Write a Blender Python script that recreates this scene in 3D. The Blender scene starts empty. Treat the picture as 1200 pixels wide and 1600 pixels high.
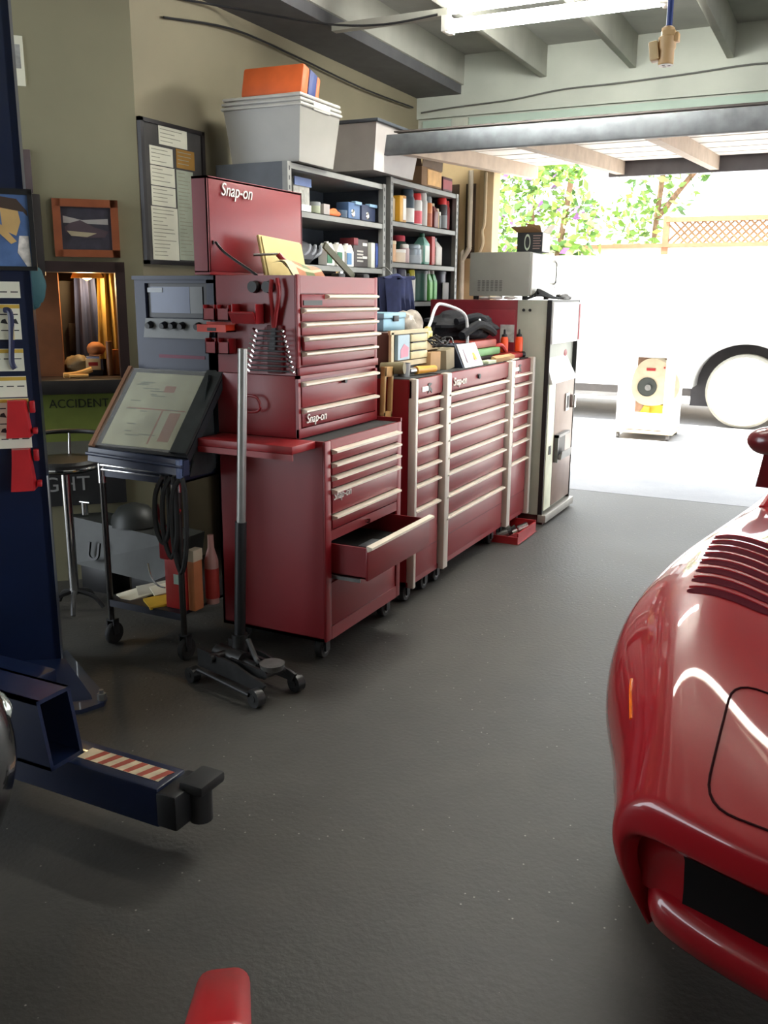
WORLD, SUN, LAMP, EXPO = 2.4, 17.0, 3.0, 1.4
import bpy, bmesh, math, random
from mathutils import Vector, Matrix
from mathutils.bvhtree import BVHTree
random.seed(7)
SC = bpy.context.scene
COL = SC.collection
PI = math.pi

def lin(r, g, b):
    f = lambda c: (c/255/12.92 if c/255 <= .04045 else ((c/255+.055)/1.055)**2.4)
    return (f(r), f(g), f(b), 1)

MATS = {}
def mat(name, col, rough=.55, metal=0, var=.12, scale=9, bump=0, coat=0, coat_r=.04, spec=.5, emit=0, trans=0, alpha=1):
    """procedural principled material: base colour broken up by noise"""
    if name in MATS: return MATS[name]
    m = bpy.data.materials.new(name); m.use_nodes = True
    nt = m.node_tree; n = nt.nodes; l = nt.links
    p = n['Principled BSDF']
    c = lin(*col)
    if var:
        tc = n.new('ShaderNodeTexCoord'); no = n.new('ShaderNodeTexNoise')
        no.inputs['Scale'].default_value = scale; no.inputs['Detail'].default_value = 5
        l.new(tc.outputs['Object'], no.inputs['Vector'])
        r = n.new('ShaderNodeValToRGB')
        r.color_ramp.elements[0].position = .3; r.color_ramp.elements[1].position = .7
        r.color_ramp.elements[0].color = tuple(x*(1-var) for x in c[:3])+(1,)
        r.color_ramp.elements[1].color = tuple(min(1, x*(1+var)) for x in c[:3])+(1,)
        l.new(no.outputs['Fac'], r.inputs['Fac']); l.new(r.outputs['Color'], p.inputs['Base Color'])
        if bump:
            b = n.new('ShaderNodeBump'); b.inputs['Strength'].default_value = bump; b.inputs['Distance'].default_value = .01
            l.new(no.outputs['Fac'], b.inputs['Height']); l.new(b.outputs['Normal'], p.inputs['Normal'])
    else:
        p.inputs['Base Color'].default_value = c
    p.inputs['Roughness'].default_value = rough
    p.inputs['Metallic'].default_value = metal
    p.inputs['Specular IOR Level'].default_value = spec
    p.inputs['Coat Weight'].default_value = coat
    p.inputs['Coat Roughness'].default_value = coat_r
    p.inputs['Transmission Weight'].default_value = trans
    p.inputs['Alpha'].default_value = alpha
    if emit:
        p.inputs['Emission Color'].default_value = c
        p.inputs['Emission Strength'].default_value = emit
    MATS[name] = m
    return m

class M:
    """collects shapes in world coordinates, becomes ONE mesh"""
    def __init__(s): s.v = []; s.f = []; s.m = []; s.c = 0
    def mi(s, i): s.c = i; return s
    def add(s, vs, fs):
        o = len(s.v); s.v += [Vector(v) for v in vs]
        for f in fs: s.f.append([i+o for i in f]); s.m.append(s.c)
        return s
    def mark(s): return len(s.v)
    def xf(s, mtx, k=0):
        for i in range(k, len(s.v)): s.v[i] = mtx @ s.v[i]
        return s
    def rot(s, k, c, axis, ang):
        c = Vector(c); return s.xf(Matrix.Translation(c) @ Matrix.Rotation(ang, 4, axis) @ Matrix.Translation(-c), k)
    def bm(s, b):
        b.verts.index_update(); return s.add([v.co.copy() for v in b.verts], [[v.index for v in f.verts] for f in b.faces])
    def box(s, x0, x1, y0, y1, z0, z1, b=0, seg=2):
        if b <= 0:
            return s.add([(x0,y0,z0),(x1,y0,z0),(x1,y1,z0),(x0,y1,z0),(x0,y0,z1),(x1,y0,z1),(x1,y1,z1),(x0,y1,z1)],
                         [(0,3,2,1),(4,5,6,7),(0,1,5,4),(1,2,6,5),(2,3,7,6),(3,0,4,7)])
        q = bmesh.new(); bmesh.ops.create_cube(q, size=1)
        for v in q.verts: v.co = Vector(((x0+x1)/2+v.co.x*(x1-x0), (y0+y1)/2+v.co.y*(y1-y0), (z0+z1)/2+v.co.z*(z1-z0)))
        b = min(b, abs(x1-x0)*.49, abs(y1-y0)*.49, abs(z1-z0)*.49)
        bmesh.ops.bevel(q, geom=q.edges[:], offset=b, segments=seg, affect='EDGES', profile=.5)
        s.bm(q); q.free(); return s
    def frustum(s, x0, x1, y0, y1, z0, z1, dx, dy, b=0):
        """box whose bottom is inset by dx, dy"""
        k = s.mark(); s.box(x0, x1, y0, y1, z0, z1, b)
        cx, cy = (x0+x1)/2, (y0+y1)/2
        for i in range(k, len(s.v)):
            v = s.v[i]; t = 1-(v.z-z0)/(z1-z0)
            v.x = cx+(v.x-cx)*(1-t*2*dx/(x1-x0)); v.y = cy+(v.y-cy)*(1-t*2*dy/(y1-y0))
        return s
    def cyl(s, p0, p1, r0, r1=None, seg=16, caps=True):
        p0, p1 = Vector(p0), Vector(p1); r1 = r0 if r1 is None else r1
        d = (p1-p0).normalized(); u = d.orthogonal().normalized(); w = d.cross(u)
        vs = []
        for p, r in ((p0, r0), (p1, r1)):
            vs += [p+(u*math.cos(a)+w*math.sin(a))*r for a in [2*PI*i/seg for i in range(seg)]]
        fs = [(i, (i+1) % seg, seg+(i+1) % seg, seg+i) for i in range(seg)]
        if caps: fs += [tuple(range(seg-1, -1, -1)), tuple(range(seg, 2*seg))]
        return s.add(vs, fs)
    def lathe(s, c, prof, seg=16, axis='z'):
        c = Vector(c); vs = []; n = len(prof)
        for r, h in prof:
            for i in range(seg):
                a = 2*PI*i/seg; x, y = r*math.cos(a), r*math.sin(a)
                vs.append(c+(Vector((x, y, h)) if axis == 'z' else Vector((h, x, y)) if axis == 'x' else Vector((y, h, x))))
        fs = [(j*seg+i, j*seg+(i+1) % seg, (j+1)*seg+(i+1) % seg, (j+1)*seg+i) for j in range(n-1) for i in range(seg)]
        fs += [tuple(range(seg-1, -1, -1)), tuple(range((n-1)*seg, n*seg))]
        return s.add(vs, fs)
    def tube(s, pts, r, seg=8, smooth=True, closed=False):
        P = [Vector(p) for p in pts]
        if smooth and len(P) > 2:
            Q = []; n = len(P); rng = n if closed else n-1
            for i in range(rng):
                a, b, c, d = (P[(i-1) % n], P[i], P[(i+1) % n], P[(i+2) % n]) if closed else (P[max(i-1, 0)], P[i], P[i+1], P[min(i+2, n-1)])
                for k in range(5):
                    t = k/5
                    Q.append(.5*((2*b)+(c-a)*t+(2*a-5*b+4*c-d)*t*t+(3*b-a-3*c+d)*t**3))
            if not closed: Q.append(P[-1])
            P = Q
        n = len(P); vs = []; prev = None
        for i, p in enumerate(P):
            d = (P[(i+1) % n]-P[i-1]) if closed else (P[min(i+1, n-1)]-P[max(i-1, 0)])
            d.normalize()
            u = d.orthogonal().normalized() if prev is None else (prev-d*prev.dot(d)).normalized()
            prev = u; w = d.cross(u)
            vs += [p+(u*math.cos(a)+w*math.sin(a))*r for a in [2*PI*k/seg for k in range(seg)]]
        fs = [(j*seg+i, j*seg+(i+1) % seg, ((j+1) % n)*seg+(i+1) % seg, ((j+1) % n)*seg+i) for j in range(n if closed else n-1) for i in range(seg)]
        if not closed: fs += [tuple(range(seg-1, -1, -1)), tuple(range((n-1)*seg, n*seg))]
        return s.add(vs, fs)
    def prism(s, poly, axis, a, b):
        n = len(poly)
        f = {'x': lambda p, h: (h, p[0], p[1]), 'y': lambda p, h: (p[0], h, p[1]), 'z': lambda p, h: (p[0], p[1], h)}[axis]
        vs = [f(p, a) for p in poly]+[f(p, b) for p in poly]
        return s.add(vs, [tuple(range(n-1, -1, -1)), tuple(range(n, 2*n))]+[(i, (i+1) % n, n+(i+1) % n, n+i) for i in range(n)])
    def hexa(s, p):  # 8 corners: 4 bottom, 4 top
        return s.add(p, [(0,3,2,1),(4,5,6,7),(0,1,5,4),(1,2,6,5),(2,3,7,6),(3,0,4,7)])
    def ball(s, c, r, seg=14, rings=8):
        rx, ry, rz = r if isinstance(r, tuple) else (r, r, r); c = Vector(c)
        vs = [c+Vector((0, 0, -rz))]
        for j in range(1, rings):
            t = -PI/2+PI*j/rings
            vs += [c+Vector((rx*math.cos(t)*math.cos(2*PI*i/seg), ry*math.cos(t)*math.sin(2*PI*i/seg), rz*math.sin(t))) for i in range(seg)]
        vs.append(c+Vector((0, 0, rz))); e = len(vs)-1
        fs = [(0, 1+(i+1) % seg, 1+i) for i in range(seg)]
        for j in range(rings-2):
            a = 1+j*seg
            fs += [(a+i, a+(i+1) % seg, a+seg+(i+1) % seg, a+seg+i) for i in range(seg)]
        a = 1+(rings-2)*seg
        fs += [(a+i, a+(i+1) % seg, e) for i in range(seg)]
        return s.add(vs, fs)
    def grid(s, rows, flip=False):
        n = len(rows[0]); vs = [p for r in rows for p in r]
        fs = [(j*n+i, j*n+i+1, (j+1)*n+i+1, (j+1)*n+i) for j in range(len(rows)-1) for i in range(n-1)]
        if flip: fs = [f[::-1] for f in fs]
        return s.add(vs, fs)
    def lump(s, c, r, amp, seed, seg=20, rings=12, flat=None):
        """a crumpled soft heap"""
        rn = random.Random(seed); k = s.mark(); s.ball(c, r, seg, rings); c = Vector(c)
        ph = [(Vector((rn.uniform(-1, 1), rn.uniform(-1, 1), rn.uniform(-1, 1))), rn.uniform(0, 6), rn.uniform(3, 9)) for _ in range(7)]
        rm = r if isinstance(r, tuple) else (r, r, r)
        for i in range(k, len(s.v)):
            d = s.v[i]-c; u = Vector((d.x/rm[0], d.y/rm[1], d.z/rm[2]))
            s.v[i] = c+d*(1+amp*sum(math.sin(p.dot(u)*w+q) for p, q, w in ph)/3)
            if flat is not None and s.v[i].z < flat: s.v[i].z = flat
        return s

def text(m, body, origin, ux, uy, size, depth=.002, shear=0, sx=1.0):
    """lettering: ux reading direction, uy up; stands depth proud of origin"""
    cu = bpy.data.curves.new('lettering', 'FONT'); cu.body = body; cu.size = size; cu.extrude = depth/2; cu.shear = shear
    ob = bpy.data.objects.new('lettering', cu); COL.objects.link(ob)
    dg = bpy.context.evaluated_depsgraph_get(); me = bpy.data.meshes.new_from_object(ob.evaluated_get(dg))
    bpy.data.objects.remove(ob); bpy.data.curves.remove(cu)
    ux, uy = Vector(ux).normalized(), Vector(uy).normalized(); n = ux.cross(uy); o = Vector(origin)
    m.add([o+ux*(v.co.x*sx)+uy*v.co.y+n*(v.co.z+depth/2) for v in me.vertices], [list(p.vertices) for p in me.polygons])
    bpy.data.meshes.remove(me)
    return m

LOC = {}
def props(o, label=None, cat=None, group=None, kind=None):
    if label: o['label'] = label
    if cat: o['category'] = cat
    if group: o['group'] = group
    if kind: o['kind'] = kind
    return o
def T(name, label, cat, loc, group=None):
    """a thing: an Empty at its base, parent of its parts"""
    o = bpy.data.objects.new(name, None); COL.objects.link(o); o.location = loc; o.empty_display_size = .1
    LOC[o] = Vector(loc); return props(o, label, cat, group)
def O(name, m, mats, parent=None, label=None, cat=None, group=None, kind=None, ang=35, sub=0):
    if not isinstance(mats, (list, tuple)): mats = [mats]
    if parent is not None: org = LOC[parent]
    else:
        xs = [v.x for v in m.v]; ys = [v.y for v in m.v]; zs = [v.z for v in m.v]
        org = Vector(((min(xs)+max(xs))/2, (min(ys)+max(ys))/2, min(zs)))
    me = bpy.data.meshes.new(name); me.from_pydata([v-org for v in m.v], [], m.f); me.update()
    for x in mats: me.materials.append(x)
    me.polygons.foreach_set('material_index', m.m)
    me.polygons.foreach_set('use_smooth', [True]*len(me.polygons))
    q = bmesh.new(); q.from_mesh(me); bmesh.ops.recalc_face_normals(q, faces=q.faces[:]); q.to_mesh(me); q.free()
    me.set_sharp_from_angle(angle=math.radians(ang))
    o = bpy.data.objects.new(name, me); COL.objects.link(o)
    if parent is not None:
        o.parent = parent; LOC[o] = org
    else:
        o.location = org; LOC[o] = org
    if sub:
        md = o.modifiers.new('smooth', 'SUBSURF'); md.levels = sub; md.render_levels = sub
    return props(o, label, cat, group, kind)
def S(name, m, mats, **k): return O(name, m, mats, kind='structure', **k)

# ---------------------------------------------------------------- materials
RED   = mat('red_enamel', (128,22,30), .42, var=.06, scale=4, coat=.22, coat_r=.25)
REDD  = mat('red_plastic', (140,26,30), .4, var=.08)
CREAM = mat('cream_metal', (226,214,196), .35, var=.05)
ALU   = mat('brushed_aluminium', (205,202,196), .38, .6, var=.05)
CHROME= mat('chrome', (225,225,225), .14, 1, var=.03)
STEEL = mat('worn_steel', (120,120,118), .42, .7, var=.2, scale=20)
DSTEEL= mat('dark_steel', (42,42,44), .5, .3, var=.2, scale=20)
BLACK = mat('black_plastic', (18,18,20), .45, var=.2)
RUBBER= mat('black_rubber', (24,23,23), .75, var=.2)
NAVY  = mat('navy_paint', (9,24,54), .35, var=.15, scale=5, coat=.25)
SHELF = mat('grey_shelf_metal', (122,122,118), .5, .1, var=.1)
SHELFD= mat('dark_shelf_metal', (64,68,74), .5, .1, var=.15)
WHITE = mat('white_plastic', (228,226,218), .45, var=.04)
PAPER = mat('paper', (222,220,200), .8, var=.06)
INK   = mat('ink', (40,40,42), .8, var=0)
SILV  = mat('silver_badge', (214,210,202), .3, .4, var=0)
GREEN = mat('bottle_green', (20,92,58), .4, var=.08)
BLUE  = mat('bottle_blue', (40,70,140), .4, var=.08)
YEL   = mat('yellow_print', (222,170,50), .5, var=.06)
ORANGE= mat('orange_plastic', (240,84,30), .4, var=.06)
TAN   = mat('cardboard', (176,140,98), .8, var=.1)
WOODB = mat('brown_wood', (92,54,36), .5, var=.25, scale=6)
GREY  = mat('mid_grey', (120,122,122), .5, var=.1)

# ---------------------------------------------------------------- floor and driveway
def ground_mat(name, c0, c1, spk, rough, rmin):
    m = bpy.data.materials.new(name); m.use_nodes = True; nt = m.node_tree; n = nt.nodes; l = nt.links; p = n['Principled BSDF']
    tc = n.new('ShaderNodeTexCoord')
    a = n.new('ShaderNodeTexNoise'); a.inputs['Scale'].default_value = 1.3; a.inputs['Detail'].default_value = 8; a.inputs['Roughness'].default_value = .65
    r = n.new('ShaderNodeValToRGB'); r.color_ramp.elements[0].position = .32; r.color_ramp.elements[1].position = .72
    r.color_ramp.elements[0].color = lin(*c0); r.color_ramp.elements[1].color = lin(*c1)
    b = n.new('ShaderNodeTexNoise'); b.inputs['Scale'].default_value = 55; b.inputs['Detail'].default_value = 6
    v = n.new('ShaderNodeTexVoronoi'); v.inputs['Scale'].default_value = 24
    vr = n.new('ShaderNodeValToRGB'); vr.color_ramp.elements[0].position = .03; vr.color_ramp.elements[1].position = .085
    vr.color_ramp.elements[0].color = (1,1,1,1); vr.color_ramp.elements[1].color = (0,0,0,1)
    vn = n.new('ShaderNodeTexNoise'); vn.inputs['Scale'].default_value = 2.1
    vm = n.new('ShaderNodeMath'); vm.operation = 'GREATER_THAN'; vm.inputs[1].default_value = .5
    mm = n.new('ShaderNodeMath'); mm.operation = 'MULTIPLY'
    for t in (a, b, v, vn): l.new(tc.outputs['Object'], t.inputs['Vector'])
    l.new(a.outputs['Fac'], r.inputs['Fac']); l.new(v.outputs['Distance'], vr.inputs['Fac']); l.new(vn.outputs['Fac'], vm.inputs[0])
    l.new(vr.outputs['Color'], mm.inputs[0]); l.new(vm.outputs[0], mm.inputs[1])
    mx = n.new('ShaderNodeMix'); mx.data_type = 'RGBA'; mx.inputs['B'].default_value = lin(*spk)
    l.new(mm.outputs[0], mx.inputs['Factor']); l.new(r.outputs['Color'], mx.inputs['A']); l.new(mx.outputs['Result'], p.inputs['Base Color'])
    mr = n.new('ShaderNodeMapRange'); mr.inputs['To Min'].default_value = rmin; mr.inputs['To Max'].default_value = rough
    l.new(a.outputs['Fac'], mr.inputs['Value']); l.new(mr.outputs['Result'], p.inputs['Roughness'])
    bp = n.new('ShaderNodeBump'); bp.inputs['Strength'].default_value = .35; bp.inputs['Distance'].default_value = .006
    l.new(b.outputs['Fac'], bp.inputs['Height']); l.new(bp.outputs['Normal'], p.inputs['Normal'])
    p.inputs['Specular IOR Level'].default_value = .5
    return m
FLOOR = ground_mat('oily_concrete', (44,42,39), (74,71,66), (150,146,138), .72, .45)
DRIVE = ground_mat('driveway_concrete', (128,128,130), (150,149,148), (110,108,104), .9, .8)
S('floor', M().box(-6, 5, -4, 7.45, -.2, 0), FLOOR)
S('driveway', M().box(-14, 12, 7.47, 30, -.2, -.002), DRIVE)
S('trim_1', M().box(-6, 5, 7.45, 7.47, -.2, -.012), mat('joint_filler', (30,30,32), .9))
ck = M(); rn = random.Random(4); px, py = -2.75, 8.45; rows = []
while px < -1.0:
    w = .008+rn.random()*.01; rows.append([(px, py-w, .0015), (px, py+w, .0015)]); px += .09; py += .085+rn.uniform(-.05, .05)
ck.grid(rows); O('pavement_crack', ck, mat('crack_dirt', (60,58,56), .9), kind='structure')

# ---------------------------------------------------------------- walls and ceiling
def wall_mat():
    m = mat('olive_plaster', (130,122,100), .8, var=.07, scale=2.2, bump=.15); return m
PLASTER = wall_mat()
GARAGEW = mat('grey_green_boards', (170,174,164), .7, var=.08, scale=3)
GARAGEG = mat('green_board', (158,176,164), .65, var=.07, scale=3)
JOIST = mat('painted_joist', (176,176,166), .75, var=.1, scale=4)
CEIL = mat('ceiling_boards', (160,160,154), .8, var=.12, scale=3)
S('wall_left', M().box(-3.65, -3.45, 3.96, 7.68, 0, 3.6), PLASTER)
# the angled wall runs away from the corner, with a pass-through window into the office
CO = Vector((-3.45, 3.96, 0)); DS = Vector((-.7071, -.7071, 0)); DN = Vector((.7071, -.7071, 0))
def dw(s, off, z): return CO+DS*s+DN*off+Vector((0, 0, z))
def dbox(m, s0, s1, o0, o1, z0, z1, b=0):
    k = m.mark(); m.box(s0, s1, o0, o1, z0, z1, b)
    for i in range(k, len(m.v)): v = m.v[i]; m.v[i] = dw(v.x, v.y, v.z)
    return m
w = M(); dbox(w, .0, .10, -.15, 0, 0, 3.6); dbox(w, 1.3, 3.4, -.15, 0, 0, 3.6); dbox(w, .10, 1.3, -.15, 0, 1.74, 3.6); dbox(w, .10, 1.3, -.15, 0, 0, 1.12)
S('wall_diagonal', w, mat('olive_plaster_shop', (134,129,104), .8, var=.07, scale=2.2, bump=.15))
f = M(); dbox(f, .10, .15, -.16, .03, 1.12, 1.75); dbox(f, 1.26, 1.3, -.16, .03, 1.12, 1.75); dbox(f, .10, 1.3, -.16, .03, 1.70, 1.755); dbox(f, .10, 1.3, -.16, .03, 1.10, 1.14)
S('window_1', f, mat('dark_window_frame', (44,28,26), .5, var=.2))
of = M(); dbox(of, .0, 1.5, -1.0, -.95, .6, 2.2); dbox(of, .0, 1.5, -.95, -.15, .55, .6); dbox(of, .0, 1.5, -1.0, -.15, 2.1, 2.15); dbox(of, -.02, .08, -.95, -.15, .6, 2.1); dbox(of, 1.45, 1.5, -.95, -.15, .6, 2.1)
S('wall_office', of, mat('office_plaster', (120,92,58), .8))
pn = M(); dbox(pn, .445, .53, -.48, -.16, 1.14, 1.70); dbox(pn, .53, .66, -.44, -.16, 1.14, 1.70)
O('wood_panel', pn, mat('office_wood', (128,80,50), .5, var=.2, scale=7), label='brown wood panel standing inside the pass-through window at its left', cat='panel')
S('wall_back', M().box(-6, 5, -4.15, -4, 0, 3.6), PLASTER)
S('wall_right', M().box(5, 5.15, -4.15, -.5, 0, 3.6).box(5, 5.15, 6.2, 7.68, 0, 3.6).box(5, 5.15, -.5, 6.2, 2.7, 3.6), PLASTER)  # unseen wall; opening left so daylight reaches the cabinet fronts
S('side_yard', M().box(5.15, 16, -12, 7.45, -.2, -.004), DRIVE)  # unseen ground added to bounce daylight in through that opening
S('ceiling', M().box(-6.2, 5.15, -4.15, 7.68, 3.5, 3.6), CEIL)
sf = M().box(-3.45, -3.05, 3.5, 7.46, 3.2, 3.27)
S('soffit', sf, mat('soffit_board', (92,92,94), .8, var=.1))
for i in range(9):
    x = -3.08+i*.695
    S('ceiling_joist', M().box(x, x+.05, -3.99, 7.47, 3.27, 3.5, .003), JOIST)
hd = M().box(-3.45, 5, 7.48, 7.62, 3.055, 3.5).box(-3.45, 5, 7.462, 7.48, 3.035, 3.262).box(-3.45, 5, 7.50, 7.62, 2.74, 3.06)
S('wall_front', hd, GARAGEW)
S('trim_2', M().box(-3.4, 5, 7.478, 7.50, 2.74, 3.02), GARAGEG)
S('trim_3', M().box(-3.13, -2.98, 7.455, 7.478, 2.74, 3.02, .003), GARAGEW)
jm = M().box(-3.45, -2.74, 7.48, 7.62, 0, 2.74).box(4.2, 5, 7.48, 7.62, 0, 2.74)
S('wall_jamb', jm, mat('cream_boards', (222,196,150), .7, var=.08, scale=5))
S('trim_4', M().box(-2.86, -2.74, 7.46, 7.48, 0, 2.6, .003), mat('cream_trim', (232,208,164), .7, var=.06))
S('trim_5', M().box(-3.2, -3.05, 7.465, 7.48, .5, 2.5).box(-2.985, -2.9, 7.465, 7.48, 1.9, 2.5), mat('dark_boards', (84,68,54), .7, var=.15))

# tilt-up garage door, open overhead
door = T('door_1', None, None, (-.2, 6.9, 2.5)); door['kind'] = 'structure'
def dz(y): return 2.466+(y-5.49)*.0534
DOORW = mat('door_underside_white', (240,236,228), .7, var=.06)
DOORF = mat('door_frame_brown', (176,158,140), .7, var=.12)
DOORE = mat('door_edge_grey', (92,96,100), .65, var=.25, scale=14)
pl = M(); y = 5.56; 
while y < 8.3:
    y2 = min(y+.40, 8.3)
    pl.hexa([(-2.7,y,dz(y)+.105),(3.9,y,dz(y)+.105),(3.9,y2-.032,dz(y2)+.105),(-2.7,y2-.032,dz(y2)+.105),
             (-2.7,y,dz(y)+.125),(3.9,y,dz(y)+.125),(3.9,y2-.032,dz(y2)+.125),(-2.7,y2-.032,dz(y2)+.125)]); y += .40
O('plank_panel', pl, DOORW, door)
O('backing_sheet', M().hexa([(-2.7,5.5,dz(5.5)+.126),(3.9,5.5,dz(5.5)+.126),(3.9,8.3,dz(8.3)+.126),(-2.7,8.3,dz(8.3)+.126),
    (-2.7,5.5,dz(5.5)+.136),(3.9,5.5,dz(5.5)+.136),(3.9,8.3,dz(8.3)+.136),(-2.7,8.3,dz(8.3)+.136)]), mat('door_backing', (64,58,54), .8), door)
O('edge_board', M().box(-2.75, 3.9, 5.455, 5.5, 2.455, 2.575, .004), DOORE, door, label='weathered grey inner edge board of the door')
O('end_board', M().box(-2.0, 3.9, 8.3, 8.345, 2.60, 2.76, .004), mat('door_end_grey', (96,94,98), .7, var=.15), door)
for x in (-2.7, -1.93, -1.16, -.36, .5, 1.4, 2.3, 3.2):
    O('brace', M().hexa([(x,5.5,dz(5.5)+.0),(x+.07,5.5,dz(5.5)+.0),(x+.07,8.3,dz(8.3)+.0),(x,8.3,dz(8.3)+.0),
        (x,5.5,dz(5.5)+.105),(x+.07,5.5,dz(5.5)+.105),(x+.07,8.3,dz(8.3)+.105),(x,8.3,dz(8.3)+.105)]), DOORF, door)

# conduits, wires
O('conduit', M().tube([(-2.93,7.43,2.6),(-2.93,7.43,2.05),(-2.93,7.43,1.98),(-2.99,7.43,1.88),(-2.99,7.43,1.8),(-2.99,7.43,.0)], .022, 10),
  mat('white_conduit', (226,214,190), .5), label='white electrical conduit with a kink running down the jamb beside the right shelving unit', cat='conduit')
O('conduit', M().tube([(-2.80,7.43,2.58),(-2.80,7.43,2.2),(-2.82,7.43,2.12),(-2.81,7.43,2.02),(-2.85,7.43,1.92),(-2.89,7.43,1.85),(-2.89,7.43,1.7)], .016, 8),
  mat('cream_conduit', (208,188,150), .6), label='thin cream conduit bending left beside the open garage door', cat='conduit')
O('cable', M().tube([(-3.4,7.44,3.08),(-3.1,7.44,3.10),(-2.6,7.44,3.12),(-2.2,7.44,3.16),(-1.7,7.44,3.17),(-1.2,7.44,3.19),(-.8,7.44,3.21),(-.3,7.44,3.19),(.6,7.44,3.2)], .006, 6),
  mat('cable_grey', (84,84,80), .6), label='thin dark cable stapled along the beam above the garage door', cat='cable')
O('cable', M().tube([(-3.43,4.3,3.14),(-3.3,4.7,3.17),(-2.9,5.0,3.12),(-2.6,5.15,3.12),(-2.3,5.24,3.16)], .007, 6), DSTEEL,
  label='slack dark cable running from the left wall to the end of the fluorescent tube', cat='cable')
O('cable', M().tube([(-3.43,4.2,3.02),(-3.41,4.8,3.1),(-3.41,5.5,3.1),(-3.41,6.4,3.08),(-3.41,7.3,3.1)], .007, 6), DSTEEL,
  label='dark cable drooping along the top of the left wall under the soffit', cat='cable')
S('trim_6', M().box(-3.0, -2.24, 5.24, 5.30, 3.15, 3.19), JOIST)

# fluorescent fixtures
TUBE = mat('lit_tube', (255,255,248), .4, var=0, emit=60)
TUBE2 = mat('dim_tube', (255,250,240), .4, var=0, emit=10)
def fixture(x0, x1, y, z, label, TUBE=TUBE):
    t = T('fluorescent_light', label, 'light', ((x0+x1)/2, y, z))
    O('housing', M().box(x0-.02, x1+.02, y-.032, y+.032, z+.07, z+.095, .005), WHITE, t)
    O('channel', M().box(x0+.1, x1-.1, y-.02, y+.02, z+.09, 3.27), WHITE, t)
    for x in (x0, x1): O('socket', M().box(x-.022, x+.022, y-.055, y+.055, z-.035, z+.05, .004), WHITE, t)
    for dy, dz_ in ((-.026,-.012), (.026,.012)): O('tube', M().cyl((x0+.022, y+dy, z+dz_), (x1-.022, y+dy, z+dz_), .031, seg=20), TUBE, t)
fixture(-2.25, -1.03, 5.28, 3.10, 'white glowing fluorescent tube light hanging under the ceiling joists')
fixture(-2.15, .25, 3.62, 3.12, 'unseen fluorescent tube light added overhead for its reflection on the red car hood', TUBE2)  # out-of-view tube added to give the reflection across the hood

# drop cord connector
t = T('drop_connector', 'beige heavy plug connector hanging from a blue cord in front of the garage door', 'connector', (-.572, 3.0, 2.27))
PEACH = mat('beige_plastic', (206,170,120), .5, var=.08)
O('cord', M().tube([(-.585,3.03,3.27),(-.58,3.01,2.9),(-.572,3.0,2.6),(-.57,3.0,2.36)], .009, 8), mat('blue_cord', (36,58,120), .5), t)
k = M().lathe((-.572,3,2.27), [(.020,0),(.0225,.002),(.0225,.04),(.026,.045),(.026,.075),(.019,.08),(.019,.1),(.012,.105)], 18)
O('plug_body', k, PEACH, t)
k = M().box(-.618,-.592,2.975,3.02,2.282,2.335,.004); k.rot(0, (-.605,3,2.3), 'Y', math.radians(-8)); O('hinged_cap', k, mat('beige_light', (214,186,140), .5), t)
O('clamp', M().box(-.556,-.538,2.985,3.015,2.33,2.355,.003).box(-.586,-.548,2.98,3.02,2.345,2.362,.003), PEACH, t)
O('socket_face', M().cyl((-.572,3,2.2695),(-.572,3,2.2675),.0215,seg=18), WHITE, t)
fz = M()
for a in (0, 2.1, 4.2): fz.box(-.572+.01*math.cos(a)-.004, -.572+.01*math.cos(a)+.004, 3+.01*math.sin(a)-.002, 3+.01*math.sin(a)+.002, 2.2668, 2.2676)
O('slots', fz, INK, t)
# ---------------------------------------------------------------- tool chests
MATTE = mat('black_mat', (40,40,40), .85, var=.1)
def caster(par, x, y, r, ztop, lab=None):
    w = M().lathe((x-.018, y, r), [(r*.35,0),(r*.9,0),(r,.006),(r,.03),(r*.9,.036),(r*.35,.036)], 20, 'x')
    c = O('caster', w, RUBBER, par, label=lab)
    O('wheel_hub', M().lathe((x-.02, y, r), [(r*.2,0),(r*.55,0),(r*.55,.04),(r*.2,.04)], 14, 'x'), STEEL, c)
    O('fork', M().box(x-.03, x-.022, y-.018, y+.018, r*.8, ztop).box(x+.022, x+.03, y-.018, y+.018, r*.8, ztop).box(x-.035, x+.035, y-.03, y+.03, ztop-.006, ztop), DSTEEL, c)
def drawer(par, X, y0, y1, z0, z1, pull=.028, hm=CREAM, out=0, lo=0, hi=0):
    """drawer front facing +X, full-width moulded pull along its top edge"""
    d = O('drawer', M().box(X-.012+out, X+.004+out, y0, y1, z0, z1, .003), RED, par)
    h = M().prism([(X+.002+out, z1-.022), (X+pull+out, z1-.012), (X+pull+out, z1-.004), (X+.004+out, z1+.001), (X-.004+out, z1+.001)], 'y', y0+lo, y1-hi)
    O('drawer_pull', h, hm, d)
    return d
def badge(par, X, y, z, size, name='nameplate'):
    return O(name, text(M(), 'Snap-on', (X, y, z), (0,1,0), (0,0,1), size, .006, .25, .95), SILV, par)

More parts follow.
